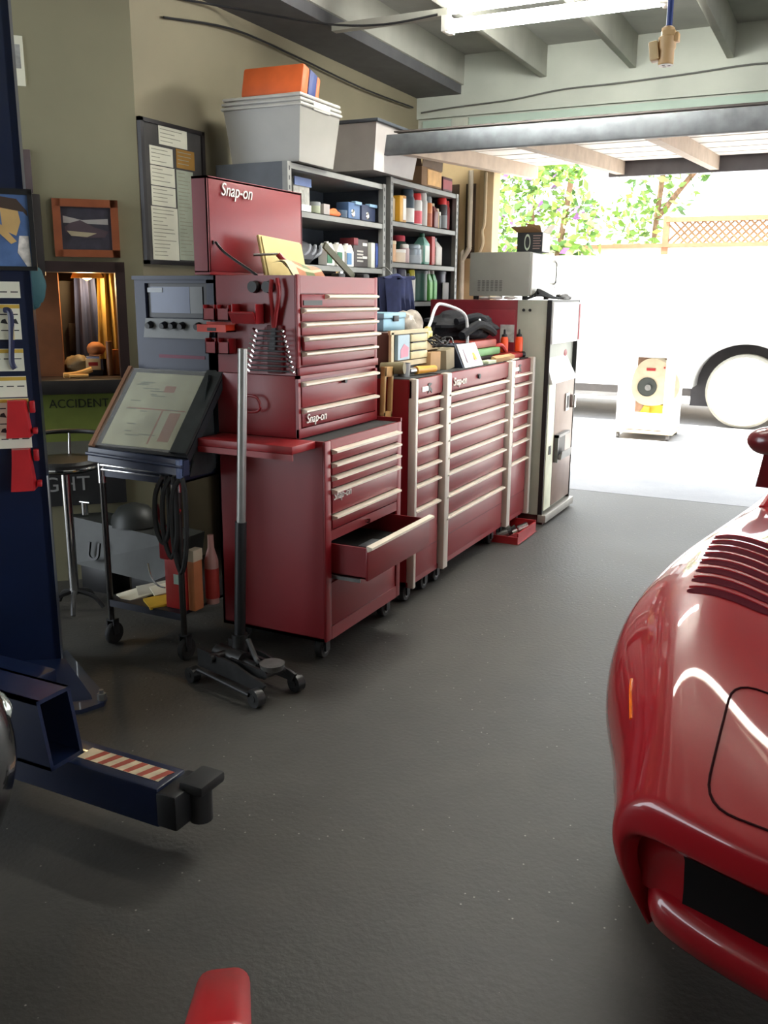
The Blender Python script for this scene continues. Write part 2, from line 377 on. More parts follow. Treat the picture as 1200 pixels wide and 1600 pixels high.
# roll cab ------------------------------------------------------------------
t = T('roller_cabinet', 'red roller tool cabinet with its lower drawer pulled open, nearest in the row', 'tool cabinet', (-2.175, 3.615, 0))
Y0, Y1, XB, XF = 3.245, 3.99, -2.455, -1.90
b = M().box(XB, XF-.012, Y0, Y0+.012, .1, .995).box(XB, XF-.012, Y1-.012, Y1, .1, .995).box(XB, XB+.012, Y0, Y1, .1, .995)
b.box(XB, XF-.012, Y0, Y1, .1, .115).box(XB, XF-.02, Y0+.01, Y1-.01, .955, .97).box(XB, XF-.05, Y0+.01, Y1-.01, .12, .40).box(XB, XF-.05, Y0+.01, Y1-.01, .57, .955)
b.box(XF-.012, XF, Y0, Y0+.05, .1, .995, .004).box(XF-.012, XF, Y1-.045, Y1, .1, .995, .004).box(XF-.012, XF, Y0+.05, Y1-.045, .957, .995).box(XF-.012, XF, Y0+.05, Y1-.045, .1, .16).box(XF-.014, XF-.002, Y0+.05, Y1-.045, .555, .60)
b.box(XB, XF, Y1-.012, Y1, .995, 1.012)
O('body', b, RED, t)
O('top_mat', M().box(XB+.01, XF-.02, Y0+.012, Y1-.014, .97, .993), MATTE, t)
zz = [.955,.898,.841,.784,.67,.602]
for i in range(5): drawer(t, XF, Y0+.055, Y1-.05, zz[i+1]+.004, zz[i]-.002 if i else .955)
# open drawer
od = O('drawer', M().box(-1.728, -1.716, Y0+.04, Y1-.055, .40, .552, .003).box(-2.2, -1.728, Y0+.06, Y0+.068, .40, .54).box(-2.2, -1.728, Y1-.075, Y1-.067, .40, .54).box(-2.2, -1.728, Y0+.06, Y1-.067, .40, .408), RED, t, label='lower drawer pulled open')
O('drawer_pull', M().prism([(-1.716,.53),(-1.694,.542),(-1.694,.552),(-1.714,.556),(-1.722,.556)], 'y', Y0+.035, Y1-.05), CREAM, od)
O('drawer_liner', M().box(-2.19, -1.73, Y0+.07, Y1-.077, .409, .45), MATTE, od)
O('slide_rail', M().box(-1.9, -1.76, Y0+.048, Y0+.058, .385, .40), STEEL, od)
O('lock', M().cyl((-1.91,3.62,.575), (-1.885,3.62,.575), .011), CHROME, t)
O('kick_panel', M().box(XF-.016, XF-.006, Y0+.05, Y1-.045, .16, .36, .002), RED, t)
O('front_panel', M().box(XF-.03, XF-.02, Y0+.05, Y1-.045, .16, .40), RED, t)
badge(t, XF+.003, 3.30, .735, .052)
for x, y in ((-1.96,3.31), (-1.96,3.92), (-2.39,3.31), (-2.39,3.92)): caster(t, x, y, .045, .1)
sh = M().box(-2.42, -1.945, 3.06, 3.243, .965, .998, .004).box(-2.42, -1.945, 3.06, 3.066, .94, .965)
O('side_shelf', sh, REDD, t)
O('tool_case', M().box(-1.86, -1.80, 3.46, 3.60, .452, .50, .006), mat('dark_grey_case', (58,62,66), .5), label='dark grey case lying in the open cabinet drawer', cat='case')

# middle chest ----------------------------------------------------------------
t = T('middle_chest', 'red two-drawer middle chest standing on the nearest roller cabinet', 'tool chest', (-2.24, 3.62, .995))
b = M().box(-2.45, -2.045, 3.25, 3.975, .997, 1.262, .004).box(-2.045, -2.03, 3.25, 3.268, .997, 1.262).box(-2.045, -2.03, 3.957, 3.975, .997, 1.262).box(-2.045, -2.028, 3.25, 3.975, .997, 1.04, .003).box(-2.045, -2.03, 3.25, 3.975, 1.25, 1.262)
O('body', b, RED, t)
drawer(t, -2.03, 3.272, 3.953, 1.128, 1.235); drawer(t, -2.03, 3.272, 3.953, 1.044, 1.122)
O('lock', M().cyl((-2.03,3.62,1.218), (-2.005,3.62,1.218), .012), BLACK, t)
badge(t, -2.022, 3.29, 1.06, .055)
O('side_handle', M().tube([(-2.30,3.247,1.17),(-2.30,3.215,1.17),(-2.225,3.215,1.17),(-2.20,3.215,1.13),(-2.225,3.215,1.105),(-2.30,3.215,1.105),(-2.30,3.247,1.105)], .006, 8), RED, t)

# top chest -----------------------------------------------------------------
t = T('top_chest', 'red top chest with its lid raised, highest of the nearest stack', 'tool chest', (-2.24, 3.62, 1.262))
b = M().box(-2.45, -2.042, 3.25, 3.262, 1.264, 1.672).box(-2.45, -2.042, 3.963, 3.975, 1.264, 1.672).box(-2.45, -2.438, 3.25, 3.975, 1.264, 1.672).box(-2.45, -2.06, 3.26, 3.965, 1.264, 1.60)
b.box(-2.042, -2.03, 3.25, 3.275, 1.264, 1.676, .003).box(-2.042, -2.03, 3.945, 3.975, 1.264, 1.676, .003).box(-2.042, -2.03, 3.275, 3.945, 1.60, 1.672).box(-2.042, -2.024, 3.25, 3.975, 1.264, 1.298, .003)
O('body', b, RED, t)
O('till_liner', M().box(-2.438, -2.06, 3.262, 3.963, 1.60, 1.604), MATTE, t)
zz = [1.597,1.541,1.483,1.426,1.363,1.302]
d = drawer(t, -2.03, 3.279, 3.94, 1.543, 1.596, lo=.19)
for i in range(1, 5): drawer(t, -2.03, 3.279, 3.94, zz[i+1]+.003, zz[i]-.002, out=.012 if i == 3 else 0)
O('label_holder', M().box(-2.03, -2.022, 3.29, 3.44, 1.552, 1.572), BLACK, t)
ld = O('lid', M().box(-2.468, -2.455, 3.235, 3.985, 1.685, 2.075, .003).box(-2.535, -2.455, 3.235, 3.245, 1.685, 2.075).box(-2.535, -2.455, 3.975, 3.985, 1.685, 2.075).box(-2.535, -2.455, 3.235, 3.985, 2.065, 2.075).box(-2.535, -2.455, 3.235, 3.985, 1.675, 1.69), RED, t, label='raised lid standing open')
O('nameplate', text(M(), 'Snap-on', (-2.452, 3.32, 2.005), (0,1,0), (0,0,1), .075, .006, .25, .95), SILV, ld)
O('lid_stay', M().box(-2.452, -2.446, 3.255, 3.262, 1.80, 1.815).tube([(-2.447,3.272,1.81),(-2.40,3.272,1.765),(-2.27,3.272,1.69),(-2.24,3.272,1.672)], .006, 6), BLACK, t)

# hung on the near side of the chests -------------------------------------------
def round_mag(x, lab):
    O('magnetic_socket_cap', M().lathe((x,3.222,1.628), [(.022,0),(.027,.003),(.027,.02),(.022,.026)], 18, 'y') if False else M().cyl((x,3.249,1.625),(x,3.222,1.625),.026,.023,18), BLACK, label=lab, cat='magnet', group=None)
round_mag(-2.233, 'black round magnet stuck on the top chest side, farther from the pliers'); round_mag(-2.163, 'black round magnet stuck on the top chest side, right beside the pliers')
t = T('pliers', 'red handled pliers hanging on the side of the top chest', 'pliers', (-2.125, 3.23, 1.40))
O('handle_grip', M().tube([(-2.11,3.225,1.66),(-2.10,3.222,1.60),(-2.115,3.225,1.53),(-2.13,3.228,1.46)], .009, 8).tube([(-2.135,3.225,1.655),(-2.14,3.222,1.60),(-2.135,3.225,1.53),(-2.133,3.228,1.46)], .009, 8), REDD, t)
O('jaws', M().hexa([(-2.155,3.22,1.37),(-2.125,3.22,1.37),(-2.125,3.235,1.37),(-2.155,3.235,1.37),(-2.14,3.22,1.46),(-2.12,3.22,1.46),(-2.12,3.235,1.46),(-2.14,3.235,1.46)]), DSTEEL, t)
def rack(x0, x1, z0, z1, lab, n=2):
    t = T('parts_holder', lab, 'holder', ((x0+x1)/2, 3.2, z0))
    O('back_plate', M().box(x0, x1, 3.232, 3.243, z0, z1, .002), REDD, t)
    w = (x1-x0)/n
    for i in range(n):
        a, c = x0+i*w+.006, x0+(i+1)*w-.006
        O('pocket', M().box(a, c, 3.195, 3.2, z0, z1-.015).box(a, a+.004, 3.195, 3.235, z0, z1).box(c-.004, c, 3.195, 3.235, z0, z1).box(a, c, 3.195, 3.235, z0, z0+.004), REDD, t)
rack(-2.475, -2.33, 1.485, 1.55, 'red two-pocket holder above the orange tray on the chest side')
rack(-2.47, -2.335, 1.345, 1.41, 'red two-pocket holder below the orange tray on the chest side')
t = T('magnetic_tray', 'orange-red tray stuck on the chest side between two pocket holders', 'tray', (-2.40, 3.2, 1.44))
O('tray', M().box(-2.485, -2.335, 3.175, 3.243, 1.438, 1.444).box(-2.485, -2.335, 3.170, 3.176, 1.438, 1.468).box(-2.485, -2.48, 3.175, 3.243, 1.438, 1.468).box(-2.34, -2.335, 3.175, 3.243, 1.438, 1.468).box(-2.485,-2.335,3.237,3.243,1.438,1.478), mat('orange_red_plastic', (206,58,34), .4), t)
O('label_slot', M().box(-2.43, -2.385, 3.168, 3.171, 1.442, 1.456), BLACK, t)
t = T('parts_bin', 'red open parts bin hung between the pocket holders and the wrenches', 'bin', (-2.25, 3.2, 1.475))
O('bin', M().hexa([(-2.308,3.18,1.475),(-2.19,3.18,1.475),(-2.19,3.185,1.475),(-2.308,3.185,1.475),(-2.312,3.16,1.52),(-2.186,3.16,1.52),(-2.186,3.165,1.52),(-2.312,3.165,1.52)])
  .box(-2.308,-2.19,3.18,3.243,1.475,1.48).box(-2.31,-2.305,3.18,3.243,1.475,1.555).box(-2.193,-2.188,3.18,3.243,1.475,1.555).box(-2.31,-2.188,3.238,3.243,1.475,1.558), REDD, t)
O('rim', M().tube([(-2.31,3.16,1.52),(-2.188,3.16,1.52)], .005, 6, False), REDD, t)
O('wrench_rack', M().box(-2.17, -2.10, 3.232, 3.248, 1.27, 1.47, .002).box(-2.15,-2.125,3.228,3.233,1.47,1.51), mat('dark_red_rack', (90,20,24), .5), label='dark red rack holding the stack of combination wrenches', cat='rack')
for i in range(9):
    f_ = i/8; z = 1.447-.0205*i; x0 = -2.212-.048*f_; x1 = -2.078+.046*f_; sc = .8+.35*f_
    ordn = ['topmost', 'second from the top', 'third from the top', 'fourth from the top', 'middle', 'fourth from the bottom', 'third from the bottom', 'second from the bottom', 'lowest and longest'][i]
    t = T('combination_wrench', 'chrome combination wrench, %s in the rack on the chest side' % ordn, 'wrench', (-2.14, 3.22, z-.008), 'wrenches on the chest side')
    O('shaft', M().box(x0+.01, x1-.01, 3.214, 3.219, z-.004, z+.004, .0015), DSTEEL, t)
    k = M(); hs = .012*sc
    k.lathe((x1, 3.21, z), [(hs*.55,-.004),(hs,-.004),(hs,.004),(hs*.55,.004)], 14, 'z'); k.rot(0, (x1,3.21,z), 'X', math.radians(-35)); k.rot(0, (x1,3.21,z), 'Y', math.radians(22))
    O('ring_end', k, CHROME, t)
    k = M().prism([(x0+.012,3.216),(x0+.004,3.224),(x0-.014*sc,3.220),(x0-.006,3.214),(x0-.006,3.208),(x0-.014*sc,3.200),(x0+.004,3.202)], 'z', z-.004, z+.004); k.rot(0, (x0,3.212,z), 'X', math.radians(-35)); k.rot(0, (x0,3.212,z), 'Y', math.radians(20))
    O('open_end', k, CHROME, t)

# papers lying in the top chest --------------------------------------------------
k = M().box(-2.30, -2.285, 3.42, 3.76, 1.64, 1.845, .004).box(-2.283, -2.278, 3.43, 3.755, 1.64, 1.835); k.rot(0, (-2.29,3.59,1.64), 'Y', math.radians(-14)); k.rot(0, (-2.29,3.59,1.64), 'X', math.radians(-3))
O('manila_folder', k, mat('manila', (226,204,142), .8, var=.05), label='thick manila folder standing in the open top chest', cat='folder')
t = T('magazine', 'glossy magazine curled over the front of the manila folder', 'magazine', (-2.2, 3.6, 1.61))
rows = []
for i in range(9):
    u = i/8; rows.append([(-2.24+.10*u+.01*math.sin(6*u), 3.40+.05*u+.3*v, 1.735-.095*u*u-.03*v*u+.012*math.sin(5*v+3*u)) for v in (0,.25,.5,.75,1)])
gm = M().grid(rows); n_ = len(rows[0])
for i_, fc in enumerate(gm.f): gm.m[i_] = (0, 1, 2, 1)[i_ % 4] if (i_//4) % 3 else 0
gm.add([p+Vector((-.004,0,-.006)) for p in gm.v[:]], [f_[::-1] for f_ in gm.f[:]])
gm.m = gm.m[:]
O('cover', gm, [mat('magazine_paper', (206,194,150), .6), mat('magazine_orange', (190,120,80), .6), mat('magazine_green', (110,120,70), .6)], t)
O('flat_bar', M().hexa([(-2.15,3.66,1.80),(-2.14,3.66,1.80),(-2.10,3.86,1.665),(-2.11,3.86,1.665),(-2.15,3.68,1.825),(-2.14,3.68,1.825),(-2.10,3.88,1.69),(-2.11,3.88,1.69)]), mat('olive_metal', (92,90,72), .5, .3), label='olive flat metal strip leaning out of the top chest', cat='bar')
for i, (x, y, lb) in enumerate(((-2.14,3.80,'chrome socket lying by the flat strip in the top chest'), (-2.08,3.92,'small dark box at the far end of the top chest'), (-2.10,3.72,'dark grey tool under the magazine in the top chest'))):
    k = M()
    if i == 0: k.cyl((x,y,1.605),(x,y,1.70),.018,seg=14)
    else: k.box(x-.02,x+.02,y-.03,y+.03,1.605,1.69,.006)
    O(('socket','small_box','hand_tool')[i], k, CHROME if i == 0 else DSTEEL, label=lb, cat=('socket','box','tool')[i])
t = T('screwdriver', 'chrome screwdriver with red handle sticking out beside the lid stay', 'screwdriver', (-2.3, 3.4, 1.68))
O('shaft', M().cyl((-2.33,3.38,1.76),(-2.25,3.45,1.765),.006), CHROME, t); O('handle', M().cyl((-2.25,3.45,1.765),(-2.2,3.49,1.70),.012), REDD, t)

# triple-bank row --------------------------------------------------------------
GREYST = mat('corner_strip', (206,198,186), .4, .1, var=.06)
def bank(y0, y1, zs, title, strips, bd, nm):
    t = T('tool_cabinet', title, 'tool cabinet', (-2.2, (y0+y1)/2, 0), 'red drawer cabinets standing in a row')
    b = M().box(-2.5, -1.925, y0, y0+.012, .1, 1.183).box(-2.5, -1.925, y1-.012, y1, .1, 1.183).box(-2.5, -2.488, y0, y1, .1, 1.183).box(-2.5, -1.915, y0, y1, .1, .125)
    b.box(-2.5, -1.94, y0+.01, y1-.01, .12, 1.175).box(-1.925, -1.905, y0, y1, 1.09, 1.183, .003).box(-1.94,-1.91,y0+.02,y1-.02,.125,.36)
    O('body', b, RED, t)
    O('top_mat', M().box(-2.49, -1.93, y0+.012, y1-.012, 1.176, 1.186), MATTE, t)
    a, c = y0+.035, y1-.035
    if len(strips) > 1: c = y1-.06
    for i in range(len(zs)):
        lo = zs[i+1]+.006 if i+1 < len(zs) else .135
        drawer(t, -1.91, a, c, lo, zs[i])
    for (s0, s1) in strips:
        O('corner_post', M().box(-1.925, -1.882, s0, s1, .095, 1.19, .006), GREYST, t)
    O('kick_seam', M().box(-1.909, -1.9045, a, c, .268, .272), mat('dark_red_seam', (96,16,22), .5), t)  # thin dark red seam line across the bottom drawer
    if bd == 'full':
        badge(t, -1.902, y0+.125, 1.112, .062); O('lock', M().cyl((-1.906,y0+.52,1.135),(-1.892,y0+.52,1.135),.014), DSTEEL, t)
    else:
        O('nameplate', M().box(-1.906, -1.902, y0+.12, y0+.20, 1.115, 1.14), SILV, t)
        k = M().prism([(y0+.19,1.10),(y0+.215,1.115),(y0+.24,1.10),(y0+.24,1.12),(y0+.215,1.135),(y0+.24,1.15),(y0+.215,1.155),(y0+.19,1.15),(y0+.20,1.125)], 'x', -1.906, -1.901)
        O('dark_emblem', k, BLACK, t)
    for x in (-1.97, -2.42):
        for y in (y0+.07, y1-.09): caster(t, x, y, .045, .1)
    return t
bank(4.115, 4.505, [1.077,1.012,.92,.827,.73,.639,.51], 'narrow red drawer cabinet next to the nearest chest stack', [(4.115,4.145)], 'x', 0)
bank(4.515, 5.575, [1.076,1.013,.924,.827,.73,.634,.508,.383], 'wide red drawer cabinet in the middle of the row, with a badge and lock', [(4.515,4.58)], 'full', 1)
bank(5.585, 6.075, [1.093,1.028,.926,.828,.737,.638,.509], 'narrow red drawer cabinet beside the vending machine', [(5.585,5.65),(6.03,6.075)], 'x', 2)

# red bin on the floor under the row ---------------------------------------------
t = T('floor_bin', 'red open bin of metal scraps on the floor at the far end of the cabinets', 'bin', (-1.86, 5.7, 0))
O('bin', M().hexa([(-1.95,5.55,0),(-1.79,5.55,0),(-1.79,5.9,0),(-1.95,5.9,0),(-1.97,5.53,.008),(-1.77,5.53,.008),(-1.77,5.92,.008),(-1.97,5.92,.008)])
 .box(-1.79,-1.78,5.54,5.91,.0,.075).box(-1.97,-1.96,5.54,5.91,0,.075).box(-1.97,-1.78,5.53,5.54,0,.05).box(-1.97,-1.78,5.91,5.92,0,.085), REDD, t)
rn = random.Random(3)
for i in range(8):
    x, y = rn.uniform(-1.93,-1.82), 5.58+i*.04; r = rn.uniform(.016,.028); z = .01+r
    O('scrap_part', M().cyl((x-.03,y-.01,z),(x+.03,y+.02,z+.03),r,seg=10), (STEEL,DSTEEL,CHROME)[i % 3], label='small metal scrap part lying in the red floor bin', cat='part', group='scrap parts in the red floor bin')

# things on the row ----------------------------------------------------------------
ZT = 1.186
t = T('parts_organizer', 'brown parts organizer with cream drawers and a small picture, on the cabinet row', 'organizer', (-2.15, 4.4, ZT))
k = M().box(-2.36,-2.06,4.17,4.60,1.245,1.41,.004); O('case', k, mat('brown_case', (84,62,52), .5), t)
O('face_frame', M().box(-2.06,-2.045,4.15,4.62,1.235,1.262).box(-2.06,-2.045,4.15,4.62,1.40,1.42).box(-2.06,-2.045,4.16,4.19,1.25,1.41), mat('tan_frame', (196,180,140), .5), t)
for i in range(3):
    d = O('drawer', M().box(-2.06,-2.04,4.39,4.60,1.266+i*.045,1.304+i*.045,.004), mat('cream_drawer', (206,192,146), .5), t)
    O('drawer_contents', M().box(-2.055,-2.042,4.41,4.58,1.300+i*.045,1.308+i*.045), BLACK, d)
O('picture', M().box(-2.055,-2.036,4.22,4.36,1.27,1.395), [mat('picture_blue', (150,176,190), .4)], t)
O('picture_motif', M().prism([(4.25,1.28),(4.34,1.285),(4.345,1.33),(4.29,1.35),(4.25,1.32)], 'x', -2.036, -2.034), mat('picture_pink', (214,130,150), .5), t)
O('stand', M().box(-2.34,-2.08,4.2,4.58,ZT,1.245), DSTEEL, t)
t = T('metal_box', 'small light blue metal box sitting on the brown parts organizer', 'box', (-2.2, 4.5, 1.41))
O('body', M().box(-2.34,-2.14,4.26,4.52,1.412,1.475,.004), mat('light_blue_metal', (120,160,178), .4, .2), t)
O('lid', M().box(-2.345,-2.135,4.255,4.525,1.476,1.505,.005), mat('light_blue_lid', (132,170,186), .4, .2), t)
O('latch', M().box(-2.135,-2.128,4.36,4.42,1.46,1.49,.003), DSTEEL, t)
t = T('mallet', 'wooden handled mallet leaning at the near end of the cabinet row', 'mallet', (-2.0, 4.08, 1.01))
TANW = mat('light_wood', (180,140,86), .6, var=.15)
O('handle', M().box(-2.03,-2.005,4.0,4.02,1.0,1.25,.004).box(-2.03,-2.005,4.08,4.10,1.0,1.25,.004).box(-2.03,-2.005,4.0,4.10,1.0,1.03,.004).box(-2.03,-2.005,4.0,4.10,1.2,1.25,.004).rot(0,(-2.02,4.05,1.0),'X',math.radians(-3)), TANW, t)
O('head', M().cyl((-2.08,4.12,1.235),(-1.96,4.14,1.24),.03), mat('olive_head', (120,112,80), .6), t)
t = T('yellow_driver', 'yellow handled driver lying on the near cabinet of the row', 'screwdriver', (-1.98, 4.46, ZT))
O('handle', M().cyl((-2.0,4.36,1.212),(-1.96,4.52,1.212),.022,.018), mat('amber_handle', (226,160,60), .4), t); O('collar', M().cyl((-2.01,4.30,1.212),(-2.0,4.36,1.212),.016), CHROME, t)
O('work_glove', M().lump((-2.14,4.30,1.215), (.05,.09,.04), .15, 5, flat=ZT), mat('dark_glove', (38,38,42), .8), label='dark crumpled glove lying in front of the parts organizer', cat='glove')
O('paint_cup', M().lathe((-2.02,4.26,ZT), [(.03,0),(.034,.07),(.03,.07),(.027,.006)], 14), STEEL, label='small steel cup in front of the parts organizer', cat='cup')
O('carton', M().box(-2.13,-2.02,4.60,4.74,ZT,1.29,.003), TAN, label='brown carton standing right of the parts organizer', cat='carton')
O('carton', M().box(-2.12,-2.0,4.78,4.90,ZT,1.30,.003).rot(0,(-2.06,4.84,ZT),'X',math.radians(6)), mat('grey_cardboard', (150,138,112), .8), label='grey-brown carton tilted against the display box', cat='carton')
t = T('display_box', 'white display box with a coloured print and dark side, on the wide cabinet', 'box', (-2.02, 5.05, ZT))
O('case', M().hexa([(-2.12,4.93,ZT),(-1.96,4.93,ZT),(-1.96,5.24,ZT),(-2.12,5.24,ZT),(-2.14,4.89,1.315),(-2.0,4.89,1.315),(-2.0,5.18,1.315),(-2.14,5.18,1.315)]), mat('dark_navy_box', (40,46,60), .5), t)
O('front_sheet', M().hexa([(-1.96,4.95,ZT),(-1.955,4.95,ZT),(-1.955,5.25,ZT),(-1.96,5.25,ZT),(-2.0,4.91,1.32),(-1.995,4.91,1.32),(-1.995,5.20,1.32),(-2.0,5.20,1.32)]), mat('print_white', (222,218,214), .4), t)
O('print', M().hexa([(-1.962,5.0,1.215),(-1.958,5.0,1.215),(-1.958,5.19,1.215),(-1.962,5.19,1.215),(-1.987,4.98,1.29),(-1.983,4.98,1.29),(-1.983,5.15,1.29),(-1.987,5.15,1.29)]), mat('print_violet', (196,176,190), .5), t)
O('print_spot', M().hexa([(-1.961,5.11,1.225),(-1.957,5.11,1.225),(-1.957,5.15,1.225),(-1.961,5.15,1.225),(-1.983,5.10,1.275),(-1.979,5.10,1.275),(-1.979,5.13,1.275),(-1.983,5.13,1.275)]), YEL, t)
t = T('gooseneck', 'white flexible gooseneck arching up from behind the display box', 'gooseneck lamp', (-2.1, 5.1, ZT))
O('neck', M().tube([(-2.05,5.21,ZT+.01),(-2.05,5.21,1.38),(-2.06,5.17,1.49),(-2.14,5.02,1.545),(-2.13,4.90,1.52),(-2.12,4.82,1.45),(-2.12,4.78,1.41)], .009, 10), mat('white_flex', (206,208,206), .4), t)
O('base', M().cyl((-2.05,5.21,ZT),(-2.05,5.21,ZT+.02),.025), BLACK, t)
O('lamp_head', M().cyl((-2.12,4.78,1.415),(-2.11,4.75,1.36),.02,.03), mat('brass_head', (190,166,90), .4, .3), t)
O('storage_bag', M().lump((-2.22,4.72,1.42), (.1,.09,.09), .2, 8), mat('clear_parts_bag', (150,140,128), .4, var=.3, scale=30), label='grey plastic bag of parts standing behind the carton', cat='bag')
O('parts_tin', M().cyl((-2.22,4.72,ZT),(-2.22,4.72,1.345),.06), DSTEEL, label='dark tin under the plastic bag of parts', cat='tin')
O('parts_tray', M().box(-2.17,-2.06,4.62,4.82,1.30,1.35,.004), mat('tan_tray', (190,170,130), .6), label='tan parts tray lying across the brown carton', cat='tray')
O('yellow_tag', M().box(-2.1,-2.09,4.72,4.78,1.35,1.40,.002), mat('pale_yellow', (236,222,150), .5), label='pale yellow block on the tan parts tray', cat='block')
k = M(); rn = random.Random(11)
for i in range(9):
    a = rn.uniform(0,6.2); cx, cy = -2.06+rn.uniform(-.03,.03), 4.92+rn.uniform(-.12,.0)
    k.tube([(cx+.05*math.cos(a+q), cy-.1+.06*math.sin(a+q), 1.33+.012*i*.3+.02*math.sin(q*2+i)) for q in (0,1,2,3,4,5)], .005, 5)
O('tangled_cable', k, DSTEEL, label='tangle of dark cable heaped on the cartons', cat='cable')
t = T('crumpled_jacket', 'black crumpled jacket heaped on the red case on the cabinet row', 'jacket', (-2.2, 5.45, 1.33))
O('body', M().lump((-2.22,5.5,1.405), (.19,.36,.085), .22, 21, 32, 18, flat=1.325), mat('black_cloth', (16,16,20), .75, var=.4, scale=18, bump=.3, spec=.25), t)
O('fold', M().tube([(-2.06,5.15,1.36),(-2.03,5.32,1.42),(-2.03,5.5,1.40),(-2.06,5.7,1.36)], .026, 8).tube([(-2.12,5.2,1.44),(-2.06,5.4,1.47),(-2.08,5.62,1.43)], .022, 8), mat('black_cloth', (26,27,32)), t)
O('buckle', M().ball((-2.03,5.36,1.44), (.008,.018,.018)), CHROME, t)
O('red_case', M().box(-2.36,-2.02,5.22,5.66,1.275,1.325,.012), mat('dull_red_case', (150,58,44), .45), label='dull red flat case under the black jacket', cat='case')
O('green_binder', M().box(-2.36,-2.0,5.24,5.68,1.228,1.273,.01), mat('green_binder', (92,140,80), .5), label='green binder under the dull red case', cat='binder')
O('brown_case', M().box(-2.36,-2.04,5.26,5.66,ZT,1.226,.01), mat('dark_brown_case', (66,48,40), .5), label='dark brown case at the bottom of the pile on the wide cabinet', cat='case')
O('cardboard_piece', M().box(-1.985,-1.95,5.44,5.80,ZT,1.222).rot(0,(-1.97,5.6,ZT),'Y',math.radians(20)), TAN, label='torn piece of brown cardboard leaning at the cabinet front', cat='cardboard')
O('paper_scrap', M().box(-2.0,-1.94,5.30,5.44,ZT,1.205,.003), mat('pale_green_pad', (190,200,170), .7), label='pale green pad beside the torn cardboard', cat='pad')
O('paper_scrap', M().box(-1.99,-1.93,5.72,5.86,ZT,1.194), PAPER, label='cream paper scrap on the front edge of the cabinets', cat='paper')
for y, w_ in ((5.92,'nearer'), (6.02,'farther')):
    t = T('orange_bottle', 'orange bottle with a dark nozzle, the %s of two before the vending machine' % ('left' if w_ == 'nearer' else 'right'), 'bottle', (-2.02, y, 1.24), 'orange bottles')
    x = -2.06 if w_ == 'nearer' else -1.99
    O('bottle', M().lathe((x,y,1.225), [(.024,0),(.027,.004),(.027,.085),(.02,.1)], 16), ORANGE, t)
    O('nozzle', M().lathe((x,y,1.325), [(.02,0),(.018,.015),(.008,.02),(.007,.045),(.003,.05)], 12), DSTEEL, t)
t = T('power_tool', 'red power tool lying under the orange bottles', 'power tool', (-2.02, 5.9, ZT))
O('body', M().box(-2.1,-1.96,5.78,6.04,ZT,1.222,.012), mat('tool_red', (170,40,38), .4), t)
O('nose', M().cyl((-1.99,6.02,1.205),(-1.96,6.055,1.205),.024,.02), BLACK, t)
O('handle', M().tube([(-2.08,5.74,1.25),(-2.05,5.68,1.27),(-2.02,5.74,1.28),(-2.01,5.80,1.24)], .014, 8), mat('tool_red', (170,40,38)), t)
# ---------------------------------------------------------------- vending machine and what stands on it
VG = mat('vending_grey', (176,178,164), .5, var=.05)
t = T('vending_machine', 'old can vending machine with a pale side and brown front beside the open door', 'vending machine', (-2.2, 6.5, 0))
O('cabinet', M().box(-2.70,-2.045,6.125,6.83,.06,1.565,.004), mat('maroon_enamel', (128,30,42), .4), t)
O('cabinet_panel', M().box(-2.42,-2.06,6.118,6.125,1.15,1.50,.002), mat('maroon_panel', (136,36,48), .4), t)
O('notice_sticker', M().box(-2.16,-2.06,6.112,6.118,1.28,1.40), mat('sticker_grey', (176,176,172), .6, var=.3, scale=30), t)
O('front_shell', M().box(-2.045,-1.83,6.125,6.83,.07,1.565,.004), VG, t)
O('screw', M().cyl((-2.0,6.12,1.50),(-2.0,6.126,1.50),.01).cyl((-1.955,6.12,1.50),(-1.955,6.126,1.50),.01), DSTEEL, t)
O('edge_trim', M().box(-1.832,-1.80,6.115,6.127,.07,1.568).box(-1.83,-1.80,6.82,6.838,.07,1.568).box(-1.83,-1.80,6.12,6.84,1.555,1.57), BLACK, t)
O('sign_panel', M().box(-1.83,-1.79,6.135,6.80,1.27,1.555,.008), mat('sign_white', (238,238,234), .3), t)
O('sign_edge', M().box(-1.80,-1.785,6.79,6.825,1.28,1.54), mat('sign_red', (170,40,56), .4), t)
O('recess', M().box(-1.90,-1.84,6.13,6.82,1.03,1.265), mat('recess_dark', (40,36,38), .7), t)
k = M().hexa([(-1.86,6.14,1.0),(-1.775,6.14,1.0),(-1.775,6.78,1.0),(-1.86,6.78,1.0),(-1.87,6.14,1.24),(-1.85,6.14,1.24),(-1.85,6.60,1.24),(-1.87,6.60,1.24)])
O('selection_panel', k, mat('panel_white', (232,230,224), .35), t)
O('panel_motif', M().ball((-1.835,6.62,1.19), (.012,.05,.03)), REDD, t)
O('side_column', M().box(-1.83,-1.795,6.135,6.30,.10,1.0,.003), mat('column_cream', (220,222,196), .45), t)
O('column_lock', M().box(-1.797,-1.79,6.19,6.235,.50,.56), DSTEEL, t)
O('door_panel', M().box(-1.83,-1.80,6.325,6.80,.10,1.0,.003), mat('vending_brown', (132,110,98), .35, .2), t)
O('panel_gap', M().box(-1.835,-1.805,6.30,6.325,.10,1.0), BLACK, t)
c = O('coin_plate', M().box(-1.80,-1.79,6.57,6.66,.77,.90,.003), mat('coin_silver', (214,212,206), .3, .4), t)
O('coin_slot', M().box(-1.791,-1.787,6.59,6.63,.79,.88), BLACK, c)
O('return_lever', M().box(-1.80,-1.765,6.72,6.76,.78,.88,.006), CHROME, t)
ch = O('chute', M().box(-1.81,-1.796,6.36,6.62,.44,.60), BLACK, t)
